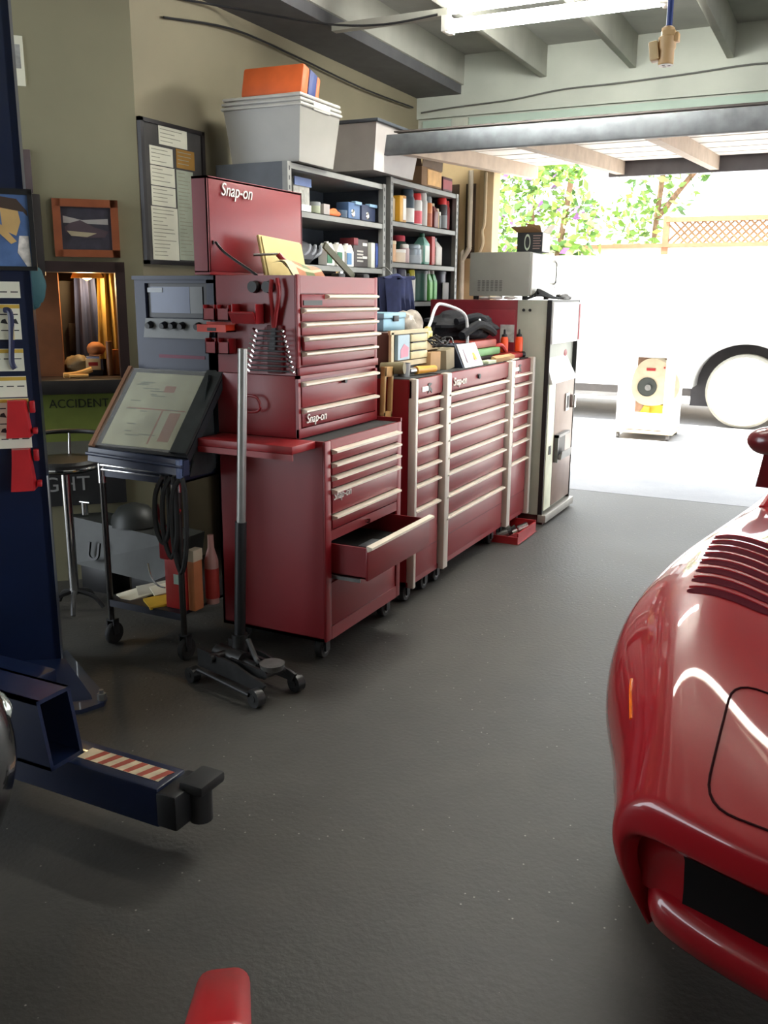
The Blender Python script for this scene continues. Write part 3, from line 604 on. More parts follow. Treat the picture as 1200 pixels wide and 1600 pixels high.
O('chute_flap', M().hexa([(-1.80,6.36,.44),(-1.75,6.36,.44),(-1.75,6.62,.44),(-1.80,6.62,.44),(-1.745,6.36,.50),(-1.742,6.36,.50),(-1.742,6.62,.50),(-1.745,6.62,.50)]), mat('flap_grey', (150,150,146), .4, .3), ch)
O('chute_frame', M().box(-1.80,-1.77,6.34,6.36,.42,.62).box(-1.80,-1.77,6.34,6.66,.60,.62), STEEL, ch)
O('base', M().box(-2.68,-1.80,6.14,6.82,.0,.07), mat('base_red_brown', (84,44,42), .6), t)
O('kick_plate', M().box(-1.83,-1.77,6.11,6.85,.02,.075,.004), mat('kick_grey', (150,146,138), .4, .3), t)

t = T('microwave_oven', 'grey box oven with side vents standing on the vending machine', 'microwave', (-2.2, 6.45, 1.57))
O('case', M().box(-2.42,-1.98,6.16,6.75,1.592,1.887,.006), mat('oven_grey', (160,162,154), .5, .1, var=.04), t)
v = M()
for i in range(6):
    for j in range(7): v.box(-2.355+i*.032,-2.335+i*.032,6.157,6.162,1.625+j*.011,1.632+j*.011)
O('vent', v, mat('vent_dark', (112,112,108), .6), t)
O('oven_front', M().box(-1.98,-1.965,6.17,6.74,1.60,1.88,.004), mat('oven_front', (214,214,206), .35), t)
O('oven_handle', M().tube([(-1.965,6.66,1.68),(-1.94,6.66,1.70),(-1.94,6.66,1.82),(-1.965,6.66,1.84)], .008), CHROME, t)
for x in (-2.38,-2.02):
    for y in (6.2,6.7): O('foot', M().cyl((x,y,1.568),(x,y,1.594),.02), BLACK, t)
for y, x in ((6.2,-2.3),(6.18,-2.22),(6.19,-2.12)):
    O('rag', M().lump((x,y-.02,1.58), (.05,.03,.012), .15, int(-x*100), flat=1.569), mat('white_rag', (236,232,226), .8), label='white rag stuffed in front of the oven feet on the vending machine', cat='rag', group='white rags under the oven')
k = M(); rn = random.Random(2)
for i in range(4): k.tube([(-1.98+.02*i,6.14+.02*i,1.578+.01*i),(-1.93,6.22,1.60+.012*i),(-1.88,6.34+.03*i,1.585),(-1.85,6.5,1.58)], .009, 6)
O('extension_cord', k, RUBBER, label='black power cord coiled in front of the grey oven', cat='cord')
O('small_debris', M().lump((-1.86,6.62,1.585), (.04,.12,.022), .3, 14, flat=1.57), mat('debris_grey', (120,118,114), .7), label='grey debris along the front top edge of the vending machine', cat='debris')
k = M()
for a in (0,1.3,2.4,3.6,5): k.tube([(-1.87,6.5,1.57),(-1.87+.012*math.cos(a),6.5+.012*math.sin(a),1.61),(-1.87+.03*math.cos(a),6.5+.035*math.sin(a),1.66)], .002, 5)
O('twig', k, DSTEEL, label='thin twig of wire standing on the vending machine', cat='wire')
t = T('open_carton', 'small dark printed carton with torn flaps on top of the grey oven', 'carton', (-2.03, 6.36, 1.888))
O('box', M().box(-2.12,-1.94,6.28,6.46,1.889,2.02,.002), mat('carton_dark', (52,56,58), .6), t)
O('flap', M().hexa([(-2.12,6.28,2.02),(-1.94,6.28,2.02),(-1.94,6.285,2.02),(-2.12,6.285,2.02),(-2.15,6.22,2.055),(-2.0,6.22,2.06),(-2.0,6.225,2.06),(-2.15,6.225,2.055)]), TAN, t)
O('flap', M().hexa([(-1.94,6.28,2.02),(-1.935,6.28,2.02),(-1.935,6.46,2.02),(-1.94,6.46,2.02),(-1.90,6.28,2.06),(-1.895,6.28,2.06),(-1.895,6.44,2.08),(-1.90,6.44,2.08)]), mat('flap_light', (206,198,180), .8), t)
O('flap', M().hexa([(-2.06,6.36,2.02),(-1.97,6.36,2.02),(-1.97,6.37,2.02),(-2.06,6.37,2.02),(-2.08,6.34,2.085),(-1.98,6.34,2.07),(-1.98,6.35,2.07),(-2.08,6.35,2.085)]), TAN, t)
k = M()
for i in range(28):
    a0, a1 = 2*PI*i/28, 2*PI*(i+1)/28
    P = lambda a, s_: (-2.045+.022*s_*math.cos(a), 6.2785, 1.955+.055*s_*math.sin(a))
    k.add([P(a0,1),P(a1,1),P(a1,.72),P(a0,.72)], [(0,1,2,3)])
O('oval_mark', k, mat('mark_pale_green', (206,222,200), .6), t)
k = M()
for i in range(6): k.box(-2.005,-1.955+.008*(i % 2),6.2783,6.2787,1.91+i*.017,1.917+i*.017)
O('print_lines', k, mat('print_grey', (150,130,124), .6), t)
O('carton_side', M().box(-1.94,-1.937,6.285,6.455,1.893,2.018), mat('carton_white', (226,224,216), .6), t)

# ---------------------------------------------------------------- shelving units
def shelving(y0, y1, zs, title):
    t = T('shelving_unit', title, 'shelves', (-3.02, (y0+y1)/2, 0), 'steel shelving units')
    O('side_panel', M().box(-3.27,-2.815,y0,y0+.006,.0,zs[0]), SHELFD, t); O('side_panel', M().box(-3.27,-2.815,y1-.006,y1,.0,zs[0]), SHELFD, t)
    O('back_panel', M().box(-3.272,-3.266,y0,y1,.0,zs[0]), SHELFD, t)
    for z in zs: O('shelf', M().box(-3.265,-2.802,y0+.006,y1-.006,z-.034,z-.03).box(-2.806,-2.80,y0+.006,y1-.006,z-.034,z).box(-3.265,-2.80,y0+.006,y1-.006,z-.004,z), SHELF, t)
    for y in (y0-.002, y1-.036):
        p = M().box(-2.80,-2.796,y,y+.038,0,zs[0]).box(-2.83,-2.80,y,y+.004,0,zs[0])
        o = O('post', p, SHELF, t)
        h = M(); z = .1
        while z < zs[0]-.03: h.box(-2.7965,-2.7952,y+.014,y+.024,z,z+.022); z += .05
        O('slot_holes', h, BLACK, o)
    return t
shelving(4.40, 5.585, [2.295,2.05,1.765,1.45,1.1,.6,.15], 'grey steel shelving unit behind the raised red lid')
shelving(5.66, 6.84, [2.352,2.08,1.812,1.55,1.2,.7,.15], 'grey steel shelving unit full of bottles and cans near the garage door')

def can(y, r, z0, z1, body, cap, lab, cat='spray can', x=-2.88, capc=.82, band=None, grp=None):
    t = T('spray_can', lab, cat, (x, y, z0), grp); h = z1-z0
    O('body', M().lathe((x,y,z0), [(r*.92,0),(r,.005),(r,h*.74),(r*.9,h*.79),(r*.6,h*capc)], 18), body, t)
    O('cap', M().lathe((x,y,z0+h*.77), [(r*.86,0),(r*.86,h*.17),(r*.76,h*.23)], 18), cap, t)
    if band: O('label', M().lathe((x,y,z0+h*.06), [(r*1.012,0),(r*1.012,h*.4)], 18), band, t)
def bottle(y, w, z0, z1, body, cap, lab, lbl=None, x=-2.88, neck=.3, cat='bottle', d=None):
    """rounded rectangular jug with sloping shoulder and screw cap"""
    t = T('bottle', lab, cat, (x, y, z0)); h = z1-z0; a = w/2; d = (d or min(w, .09))/2
    k = M().box(x-d,x+d,y-a,y+a,z0,z0+h*(1-neck),.010)
    q = M(); n = .018; zt = z0+h*(1-neck)
    k.hexa([(x-d+.005,y-a+.004,zt-.004),(x+d-.005,y-a+.004,zt-.004),(x+d-.005,y+a-.004,zt-.004),(x-d+.005,y+a-.004,zt-.004),(x-n,y-n,zt+h*neck*.6),(x+n,y-n,zt+h*neck*.6),(x+n,y+n,zt+h*neck*.6),(x-n,y+n,zt+h*neck*.6)])
    k.cyl((x,y,zt+h*neck*.5),(x,y,zt+h*neck*.7),.016)
    O('body', k, body, t); O('cap', M().cyl((x,y,zt+h*neck*.62),(x,y,z1),.02,.018), cap, t)
    if lbl: O('label', M().box(x+d,x+d+.0015,y-a+.01,y+a-.01,z0+.02,z0+h*(1-neck)-.02).box(x-d+.01,x+d-.01,y-a-.0015,y-a,z0+.02,z0+h*(1-neck)-.02), lbl, t)
def tub(y, r, z0, z1, body, lid, lab, x=-2.88, cat='tub'):
    t = T('tub', lab, cat, (x, y, z0))
    O('body', M().lathe((x,y,z0), [(r*.92,0),(r,.004),(r,z1-z0-.02)], 20), body, t); O('lid', M().lathe((x,y,z1-.022), [(r*1.04,0),(r*1.04,.02),(r*.98,.022)], 20), lid, t)
def pack(y, w, z0, z1, m, lab, x=-2.88, d=.09, front=None, cat='box', name='carton'):
    t = T(name, lab, cat, (x, y, z0))
    O('box', M().box(x-d/2,x+d/2,y-w/2,y+w/2,z0,z1,.002), m, t)
    if front: O('front_label', M().box(x+d/2,x+d/2+.0015,y-w/2+.004,y+w/2-.004,z0+.02,z1-.02), front, t)
BEIGE = mat('beige_bottle', (206,192,160), .5); YB = mat('yellow_carton', (214,160,40), .5); TEAL = mat('dark_teal', (56,74,86), .4)
PINK = mat('pink_label', (214,70,84), .4); LBL = mat('label_white', (226,226,220), .5); BROWN = mat('brown_bottle', (74,48,42), .35); GREYB = mat('grey_bottle', (128,132,132), .4)
# right unit, top row
z = 2.081
bottle(5.80, .11, z, 2.305, BEIGE, WHITE, 'tall beige jug at the left end of the top bottle row', x=-2.9)
pack(5.885, .05, z, 2.255, YB, 'narrow yellow carton beside the tall beige jug', x=-2.87)
pack(5.955, .055, z, 2.262, mat('ochre_carton', (190,132,50), .5), 'ochre carton with a pale label on the top bottle shelf', front=LBL)
can(6.09, .052, z, 2.315, TEAL, TEAL, 'dark teal cylinder with a white foot on the top bottle shelf', 'canister', band=LBL, capc=.9)
can(6.235, .047, z, 2.302, LBL, mat('red_cap', (214,44,44), .4), 'red capped white spray can with a pink band', band=PINK)
can(6.34, .042, z, 2.315, mat('pale_grey_can', (190,190,184), .4), mat('pale_grey_can', (190,190,184), .4), 'tall pale grey can right of the red capped can', 'canister')
can(6.435, .04, z, 2.30, mat('orange_can', (206,120,60), .4), GREYB, 'orange can with a grey cone top', band=mat('rust_label', (176,88,50), .5))
bottle(6.525, .085, z, 2.26, mat('maroon_bottle', (112,52,50), .4), BEIGE, 'maroon bottle right of the orange can')
can(6.60, .027, z, 2.23, mat('small_ochre', (180,150,80), .4), BEIGE, 'small ochre bottle among the red ones', 'bottle')
can(6.65, .022, z, 2.21, GREYB, LBL, 'slim grey bottle right of the small ochre one', 'bottle')
can(6.715, .042, z, 2.315, mat('dark_bottle', (52,44,46), .35), mat('red_cap', (214,44,44), .4), 'dark bottle with a red top near the right shelf end', 'bottle', band=GREYB)
can(6.79, .033, z, 2.30, mat('red_bottle', (150,52,52), .4), mat('red_cap2', (176,44,44), .4), 'narrow red bottle at the right end of the top shelf', 'bottle')
# right unit, middle row
z = 1.813
can(5.80, .036, z, 2.02, GREYB, DSTEEL, 'grey spray can behind the cream tub', x=-3.0)
tub(5.80, .052, z, 1.955, mat('peach_tub', (206,164,126), .5), BEIGE, 'peach tub at the left end of the middle bottle shelf')
tub(5.90, .058, z, 1.902, mat('cream_tub', (216,200,178), .5), WHITE, 'low white tub beside the peach tub', x=-2.86)
bottle(5.95, .11, z, 2.015, BROWN, DSTEEL, 'dark brown jug behind the white tub', x=-2.99)
can(6.055, .036, z, 1.945, mat('pinkish_can', (196,172,170), .4), LBL, 'pinkish white can beside the dark brown jug', 'can')
can(6.21, .055, z, 2.015, mat('dark_green_can', (30,62,52), .4), PINK, 'dark green bottle with a pink top behind the silver can', 'bottle', x=-3.0)
can(6.20, .062, z, 1.95, mat('silver_can', (150,162,170), .35, .2), mat('silver_can', (150,162,170), .35), 'wide silver can on the middle bottle shelf', 'can', band=mat('silver_label', (170,180,186), .5))
bottle(6.355, .10, z, 2.035, mat('mint_bottle', (120,176,160), .4), GREEN, 'mint green jug on the middle bottle shelf', lbl=mat('mint_label', (206,220,210), .5))
pack(6.465, .06, z, 2.02, mat('red_tin', (168,44,44), .4), 'red tin between the mint jug and the silver jug', front=mat('red_tin_label', (190,60,56), .5), name='tin', cat='tin')
bottle(6.58, .12, z, 2.015, mat('silver_jug', (184,178,168), .4), GREYB, 'silver jug with a grey cap at the right of the middle shelf')
# right unit, bottom row
z = 1.551
for y, c, w_ in ((5.80, mat('teal_bottle', (40,80,84), .4), 'teal'), (5.87, mat('slate_bottle', (70,78,84), .4), 'slate')):
    can(y, .032, z, 1.775, c, GREYB, 'small %s bottle with a white label above the blue coveralls' % w_, 'bottle', band=LBL)
can(5.99, .05, z, 1.772, mat('violet_black', (44,40,54), .4), mat('violet_cap', (96,96,110), .4), 'dark violet bottle on the lowest bottle shelf', 'bottle')
can(6.085, .034, z, 1.745, DSTEEL, DSTEEL, 'dark slim can left of the yellow capped can', 'can')
can(6.17, .034, z, 1.772, LBL, mat('yellow_cap', (206,196,60), .4), 'white spray can with a yellow cap')
tub(6.32, .095, z, 1.770, mat('green_drum', (26,72,58), .45), mat('green_drum_lid', (34,52,48), .5), 'large dark green drum on the lowest bottle shelf', x=-2.92, cat='drum')
bottle(6.46, .07, z, 1.775, mat('bright_green', (86,168,70), .4), WHITE, 'green bottle with a white top beside the dark green drum', lbl=mat('green_label', (110,190,90), .5))
bottle(6.545, .07, z, 1.775, mat('bright_green2', (64,150,66), .4), WHITE, 'green bottle with a white top, farther from the dark green drum', lbl=mat('green_label2', (84,170,80), .5))
tub(6.70, .085, z, 1.775, mat('purple_jar', (52,48,64), .35), mat('dark_lid', (38,38,48), .5), 'dark purple jar at the right end of the lowest bottle shelf', x=-2.92, cat='jar')
O('grey_pouch', M().box(-2.832,-2.826,6.64,6.76,1.553,1.69,.002), mat('grey_pouch', (130,126,124), .7), label='grey pouch standing in front of the dark purple jar', cat='pouch')
# left unit
z = 2.051
t = T('clear_bag', 'tall clear bag with a blue header on the upper shelf behind the red lid', 'bag', (-2.87, 4.66, z))
O('bag', M().box(-2.93,-2.87,4.575,4.755,z,2.235,.012), mat('bag_grey', (150,148,140), .45, var=.4, scale=22), t)
O('header', M().box(-2.868,-2.862,4.575,4.755,2.195,2.24), mat('header_blue', (84,104,150), .5), t)
O('white_base', M().box(-2.87,-2.862,4.585,4.75,z,2.095), mat('base_white', (240,240,236), .5), t)
tub(4.80, .035, z, 2.12, mat('clear_cup', (150,156,132), .4), GREYB, 'greenish cup beside the tall clear bag', x=-2.87, cat='cup')
pack(4.885, .07, z, 2.115, mat('pale_grey_box', (150,142,138), .5), 'pale grey box beside the greenish cup')
O('orange_gloves', M().lump((-2.88,5.0,2.07), (.05,.09,.03), .2, 31, flat=2.051), mat('orange_cloth', (214,110,60), .7), label='crumpled orange gloves on the upper shelf', cat='gloves')
tub(5.13, .04, z, 2.10, mat('dark_blue_tin', (44,62,80), .4), mat('dark_blue_lid', (50,70,90), .4), 'small dark blue tin right of the orange gloves', cat='tin')
for y, w_, l_ in ((5.255, .15, 'blue blister pack with a silver part, nearer the orange gloves'), (5.45, .19, 'darker blue blister pack with a silver part at the right shelf end')):
    t = T('blister_pack', l_, 'package', (-2.87, y, z))
    O('card', M().box(-2.94,-2.85,y-w_/2,y+w_/2,z,2.155,.006), mat('blue_card%d' % int(y*100), (70,96,132) if y < 5.3 else (44,52,74), .45, var=.2), t)
    O('hang_flap', M().box(-2.88,-2.84,y+.0,y+w_/2+.01,2.145,2.165,.004), mat('flap_blue', (120,150,176), .5), t)
    O('silver_part', M().ball((-2.848,y-.02,2.09), (.008,.022,.026)), CHROME, t)
z = 1.766
t = T('striped_bag', 'dark bag with white stripes slumped on the middle shelf', 'bag', (-2.95, 4.75, z))
O('bag', M().lump((-2.96,4.72,1.83), (.12,.16,.075), .1, 41, 24, 14, flat=z), mat('bag_dark', (44,44,50), .6), t)
for q in range(3): O('stripe', M().tube([(-2.90+.0*q,4.62+.07*q,1.79),(-2.85,4.68+.07*q,1.83),(-2.88,4.76+.06*q,1.875)], .011, 6), mat('stripe_grey', (120,122,128), .6), t)
pack(4.62, .14, z, 1.99, mat('dark_grey_carton', (58,58,60), .6), 'dark grey carton standing behind the striped bag', x=-3.12, d=.16)
for y, c, w_ in ((4.935, GREEN, 'green labelled, leftmost of the three on the shelf'), (5.06, GREEN, 'green labelled, middle one of the three on the shelf'), (5.18, mat('oil_blue', (70,110,150), .4), 'blue labelled, rightmost of the three on the shelf')):
    t = T('oil_bottle', 'white oil bottle, ' + w_, 'oil bottle', (-2.87, y, z), 'oil bottles on the middle shelf')
    k = M().prism([(y-.045,z),(y+.045,z),(y+.045,1.855),(y+.012,1.897),(y-.012,1.897),(y-.045,1.855)], 'x', -2.90, -2.84)
    O('body', k, WHITE, t); O('label', M().box(-2.839,-2.836,y-.044,y+.015,z+.012,1.848), c, t); O('cap', M().cyl((-2.87,y,1.895),(-2.87,y,1.905),.014), WHITE, t)
t = T('tool_case', 'dark carton with silver lettering and a red corner on the middle shelf', 'case', (-2.89, 5.335, z))
O('case', M().box(-2.95,-2.85,5.245,5.44,z,1.94,.004), mat('case_dark', (62,56,56), .5), t); O('red_corner', M().box(-2.951,-2.846,5.244,5.30,1.90,1.945,.004), mat('case_red', (112,40,46), .5), t)
k = M()
for r_ in range(4):
    for q in range(5): k.box(-2.85,-2.847,5.29+q*.017,5.30+q*.017,1.80+r_*.02,1.81+r_*.02)
k.box(-2.85,-2.846,5.36,5.42,1.90,1.918).box(-2.85,-2.846,5.36,5.42,1.82,1.836)
O('silver_print', k, SILV, t)
pack(5.485, .05, z, 1.925, mat('white_grey_carton', (186,186,176), .6), 'narrow whitish carton right of the dark lettered carton')
pack(5.54, .035, z, 1.925, mat('dark_blue_carton', (48,58,104), .5), 'narrow dark blue carton at the right end of the middle shelf', front=mat('blue_print', (70,90,150), .5))

# storage on top -------------------------------------------------------------------
CLEAR = mat('clear_plastic', (160,157,150), .3, var=.03, trans=.0, alpha=.6)
def bin_shell(m, x0, x1, y0, y1, z0, z1, d, th=.004):
    """open tapered tub: four walls and a floor"""
    def ring(z, o, ins=0): return [(x0+o+ins,y0+o+ins,z),(x1-o-ins,y0+o+ins,z),(x1-o-ins,y1-o-ins,z),(x0+o+ins,y1-o-ins,z)]
    A, B, C_, D_ = ring(z0, d), ring(z1, 0), ring(z1, 0, th), ring(z0+th, d, th)
    m.add(A+B+C_+D_, [(3,2,1,0)]+[(i,(i+1)%4,4+(i+1)%4,4+i) for i in range(4)]+[(4+i,4+(i+1)%4,8+(i+1)%4,8+i) for i in range(4)]+[(8+i,8+(i+1)%4,12+(i+1)%4,12+i) for i in range(4)]+[(12,13,14,15)])
    return m
for i, l_ in enumerate(('outermost of the nested clear tubs, resting on the left shelving unit', 'second of the nested clear tubs, one rim above the outermost', 'innermost of the nested clear tubs, its rim on top')):
    t = T('storage_tub', 'clear plastic tub, ' + l_, 'tub', (-2.98, 4.68, 2.30+.022*i), 'nested clear tubs')
    zt = 2.585+.024*i; o = .004*i
    O('tub', bin_shell(M(), -3.23+o, -2.73-o, 4.43+o, 4.86-o, 2.298+.024*i, zt, .03), CLEAR, t)
    O('rim', M().tube([(-3.235+o,4.425+o,zt),(-2.725-o,4.425+o,zt),(-2.725-o,4.865-o,zt),(-3.235+o,4.865-o,zt)], .009, 6, False, True), mat('clear_rim', (176,174,166), .35), t)
    if i == 2: O('end_handle', M().box(-2.735,-2.722,4.56,4.74,2.57,2.615,.005), mat('clear_rim', (220,222,214)), t)
t = T('orange_case', 'orange case with a blue edge lying tilted on the clear tubs', 'case', (-2.95, 4.58, 2.64))
def oc(ya, yb, b): return M().box(-3.14,-2.76,ya,yb,2.655,2.815,b).rot(0, (-2.95,4.44,2.66), 'X', math.radians(-14)).rot(0, (-2.95,4.6,2.66), 'Z', math.radians(3))
O('shell', oc(4.47,4.545,.014), mat('case_orange', (206,92,36), .6), t)
O('blue_core', oc(4.546,4.63,.006), mat('case_blue', (36,54,110), .6), t)
O('back_shell', oc(4.631,4.67,.01), mat('case_orange', (206,92,36)), t)
t = T('storage_tub', 'cloudy lidded tub with an orange item inside, on the shelving beside the nested tubs', 'tub', (-2.98, 5.5, 2.352))
O('tub', bin_shell(M(), -3.2, -2.72, 5.30, 5.96, 2.356, 2.63, .04), mat('cloudy_plastic', (170,164,160), .4, var=.05, alpha=.82), t)
O('lid', M().box(-3.22,-2.70,5.28,5.98,2.628,2.648,.006), mat('tub_lid_dark', (60,64,70), .5), t)
O('orange_content', M().lump((-3.02,5.38,2.5), (.08,.05,.06), .15, 5), ORANGE, t)
O('pink_content', M().box(-3.1,-2.80,5.42,5.88,2.37,2.5,.03), mat('pink_cloth', (206,170,164), .8), t)
t = T('cardboard_box', 'brown cardboard box with a raised flap on top of the right shelving unit', 'box', (-2.95, 6.4, 2.352))
O('box', M().box(-3.1,-2.82,6.20,6.56,2.353,2.49,.003), mat('brown_cardboard', (128,100,72), .8), t)  # mid-brown cardboard, deeper in colour than the plain cartons
O('flap', M().hexa([(-2.82,6.2,2.485),(-2.815,6.2,2.485),(-2.815,6.56,2.485),(-2.82,6.56,2.485),(-2.80,6.18,2.56),(-2.795,6.18,2.56),(-2.795,6.52,2.54),(-2.80,6.52,2.54)]), mat('cardboard_dark', (96,76,58), .8), t)
O('flap', M().hexa([(-3.1,6.2,2.485),(-2.82,6.2,2.485),(-2.82,6.205,2.485),(-3.1,6.205,2.485),(-3.1,6.13,2.53),(-2.8,6.13,2.54),(-2.8,6.135,2.54),(-3.1,6.135,2.53)]), mat('cardboard_dark', (96,76,58)), t)
O('print_panel', M().box(-2.82,-2.817,6.30,6.55,2.37,2.475), mat('carton_print', (206,160,100), .7, var=.2, scale=14), t)
pack(6.70, .18, 2.353, 2.46, mat('dark_red_carton', (84,44,50), .6), 'small dark red carton at the right end on top of the shelving', front=mat('red_print', (150,60,66), .6), x=-2.9, d=.14)
# coveralls
t = T('coveralls', 'navy blue coveralls hanging from the shelf behind the cabinet row', 'coveralls', (-2.72, 5.4, 1.3))
rows = []
for j in range(15):
    u = j/14; z_ = 1.70-.42*u
    rows.append([(-2.64+.045*math.sin(i*1.25+u*1.1)+.02*math.sin(i*2.6), 5.27+.02*u-.04*u+(.36+.12*u)*i/26, z_-.012*math.sin(i*.8)) for i in range(27)])
k = M().grid(rows); k.add([(v.x-.05, v.y, v.z) for v in k.v[:]], [f_[::-1] for f_ in k.f[:]])
O('cloth', k, mat('navy_cloth', (36,42,76), .85, var=.2, scale=20), t, ang=80)
O('collar', M().tube([(-2.66,5.3,1.69),(-2.62,5.4,1.715),(-2.64,5.52,1.70),(-2.62,5.66,1.705)], .014, 7), mat('navy_cloth', (36,42,76)), t)
O('hanger_hook', M().tube([(-2.66,5.45,1.70),(-2.72,5.45,1.765),(-2.79,5.45,1.765)], .004, 6), STEEL, t)
for i, y in enumerate((5.04,5.13)):
    O('hung_bag', M().lump((-2.42,y+.0,1.36), (.05,.06,.1), .18, 60+i), mat('hung_bag%d' % i, (110,98,88) if i == 0 else (84,74,66), .5, var=.4, scale=25), label=('crinkled plastic parcel right of the coveralls', 'brown parcel farther right of the coveralls')[i], cat='parcel')
    O('stack_carton', M().box(-2.47,-2.37,y-.045,y+.042,ZT,1.265,.003), DSTEEL, label=('dark carton under the crinkled plastic parcel', 'dark carton under the brown parcel')[i], cat='carton')
# ---------------------------------------------------------------- two-post lift
PO = Vector((-2.80, 2.57, 0))
def pb(m, s0, s1, o0, o1, z0, z1, b=0):
    k = m.mark(); m.box(s0, s1, o0, o1, z0, z1, b)
    for i in range(k, len(m.v)): v = m.v[i]; m.v[i] = PO+DS*v.x+DN*v.y+Vector((0, 0, v.z))
    return m
def pw(s, o, z): return PO+DS*s+DN*o+Vector((0, 0, z))
t = T('two_post_lift', 'dark blue steel lift post with a low swing arm at the left edge', 'car lift', (-2.9, 2.5, 0))
O('post', pb(pb(pb(M(), -.005, .36, -.02, 0, .02, 3.3), -.005, .02, -.26, 0, .02, 3.3), .335, .36, -.26, 0, .02, 3.3), NAVY, t)
O('base_plate', M().prism([(-3.15,2.20),(-2.76,2.12),(-2.50,2.38),(-2.47,2.47),(-2.50,2.52),(-2.72,2.64),(-3.0,2.8)], 'z', 0, .018), NAVY, t)
O('gusset', M().hexa([tuple(pw(.30,.0,.018)),tuple(pw(.26,.26,.018)),(-2.53,2.47,.018),tuple(pw(-.02,.0,.018)),tuple(pw(.30,.0,.12)),tuple(pw(.26,.25,.03)),(-2.54,2.475,.03),tuple(pw(-.02,.0,.10))]), NAVY, t)
for x, y in ((-2.495,2.485), (-2.56,2.35)): O('anchor_bolt', M().cyl((x,y,.018),(x,y,.045),.018,seg=6).cyl((x,y,.045),(x,y,.06),.009), STEEL, t)
O('arm_pivot', M().box(-2.99,-2.53,1.76,2.30,.10,.214,.006), NAVY, t)
sl = M(); x0, x1, ya, yb, za, zb = -2.54, -1.98, 1.735, 1.865, .215, .43
sl.box(x0,x1,ya,ya+.012,za,zb).box(x0,x1,yb-.012,yb,za,zb).box(x0,x1,ya,yb,zb-.012,zb).box(x0,x1,ya,yb,za,za+.012)
for v in sl.v:
    if v.x > -2.0: v.x += (.42-v.z)*.18-.02
O('arm_sleeve', sl, NAVY, t)
k = M().box(-2.54,-1.62,1.80,1.93,.09,.215,.008); O('swing_arm', k, NAVY, t)
tp = O('hazard_tape', M().box(-1.96,-1.645,1.835,1.90,.2155,.2165), mat('worn_white_tape', (196,180,150), .7, var=.25, scale=16), t, label='worn red and white hazard tape')
hz = M()
for i in range(6): x = -1.93+.05*i; hz.prism([(x,1.836),(x+.022,1.836),(x+.045,1.899),(x+.02,1.899)], 'z', .2166, .2169)
O('tape_stripe', hz, mat('worn_red_tape', (150,62,44), .7, var=.25, scale=16), tp)
O('arm_end', M().box(-1.63,-1.555,1.80,1.95,.095,.205,.008), BLACK, t)
O('lift_pad', M().box(-1.585,-1.50,1.85,1.965,.19,.225,.01).cyl((-1.545,1.90,.09),(-1.545,1.90,.19),.035), RUBBER, t)
# hung on the post
t = T('framed_poster', 'framed picture of a person in a cap hung on the blue lift post', 'picture', tuple(pw(.05,.03,1.68)))
O('frame', pb(pb(pb(pb(M(), -.035,-.018,.02,.05,1.68,1.96), .15,.165,.02,.05,1.68,1.96), -.035,.165,.02,.05,1.945,1.965), -.035,.165,.02,.05,1.675,1.69), BLACK, t)
O('print', pb(M(), -.02,.152,.02,.036,1.688,1.947), mat('print_blue', (86,116,166), .4, var=.3, scale=12), t)
def ps(poly, off, th, m):  # flat shape on the post plane
    k = m.mark(); m.prism(poly, 'y', off, off+th)
    for i in range(k, len(m.v)): v = m.v[i]; m.v[i] = pw(v.x, v.y, v.z)
    return m
O('face', ps([(.075,1.82),(.03,1.80),(.012,1.85),(.02,1.90),(.08,1.91)], .036, .001, M()), mat('print_tan', (206,170,110), .5), t)
O('cap', ps([(.09,1.90),(.0,1.885),(-.015,1.868),(-.012,1.89),(.02,1.93),(.09,1.94)], .0372, .001, M()), mat('print_brown', (70,54,44), .5), t)
O('shirt', ps([(.0,1.69),(-.015,1.69),(-.012,1.80),(.02,1.80),(.03,1.74)], .0372, .001, M()), mat('print_pale', (220,214,206), .5, var=.4, scale=30), t)
O('collar', ps([(.1,1.82),(.05,1.77),(.03,1.78),(.08,1.84)], .0383, .001, M()), mat('print_tan', (206,170,110)), t)
for i, (s0, s1, z0, z1, lb) in enumerate(((.035,.2,1.575,1.635,'topmost white instruction plate on the lift post'), (.042,.2,1.42,1.552,'tall white instruction plate behind the blue lever on the lift post'), (.042,.2,1.30,1.385,'white instruction plate with yellow header below the blue lever'), (.04,.2,1.20,1.28,'white instruction plate just above the upper red holder'), (.038,.2,1.0,1.195,'white instruction plate behind the upper red holder'))):
    t = T('instruction_plate', lb, 'sign', tuple(pw(.1,.0,z0)), 'instruction plates on the lift post')
    O('plate', pb(M(), s0, s1, .0, .004, z0, z1), PAPER, t)
    if i: O('header', pb(M(), s0, s1, .004, .0045, z1-.016, z1-.002), mat('plate_yellow', (196,160,60), .6), t)
    k = M(); rn = random.Random(i)
    for r_ in range(max(1, int((z1-z0-.03)/.03))):
        for q in range(4):
            a = s0+.008+q*.038; zz_ = z1-.04-r_*.03
            if r_ % 2 == 0: pb(k, a, a+.026, .004, .0047, zz_, zz_+.004)
            else: ps([(a,zz_-.004),(a+.026,zz_),(a+.02,zz_+.012),(a+.008,zz_+.016)], .004, .0007, k)
    O('pictogram', k, INK, t)
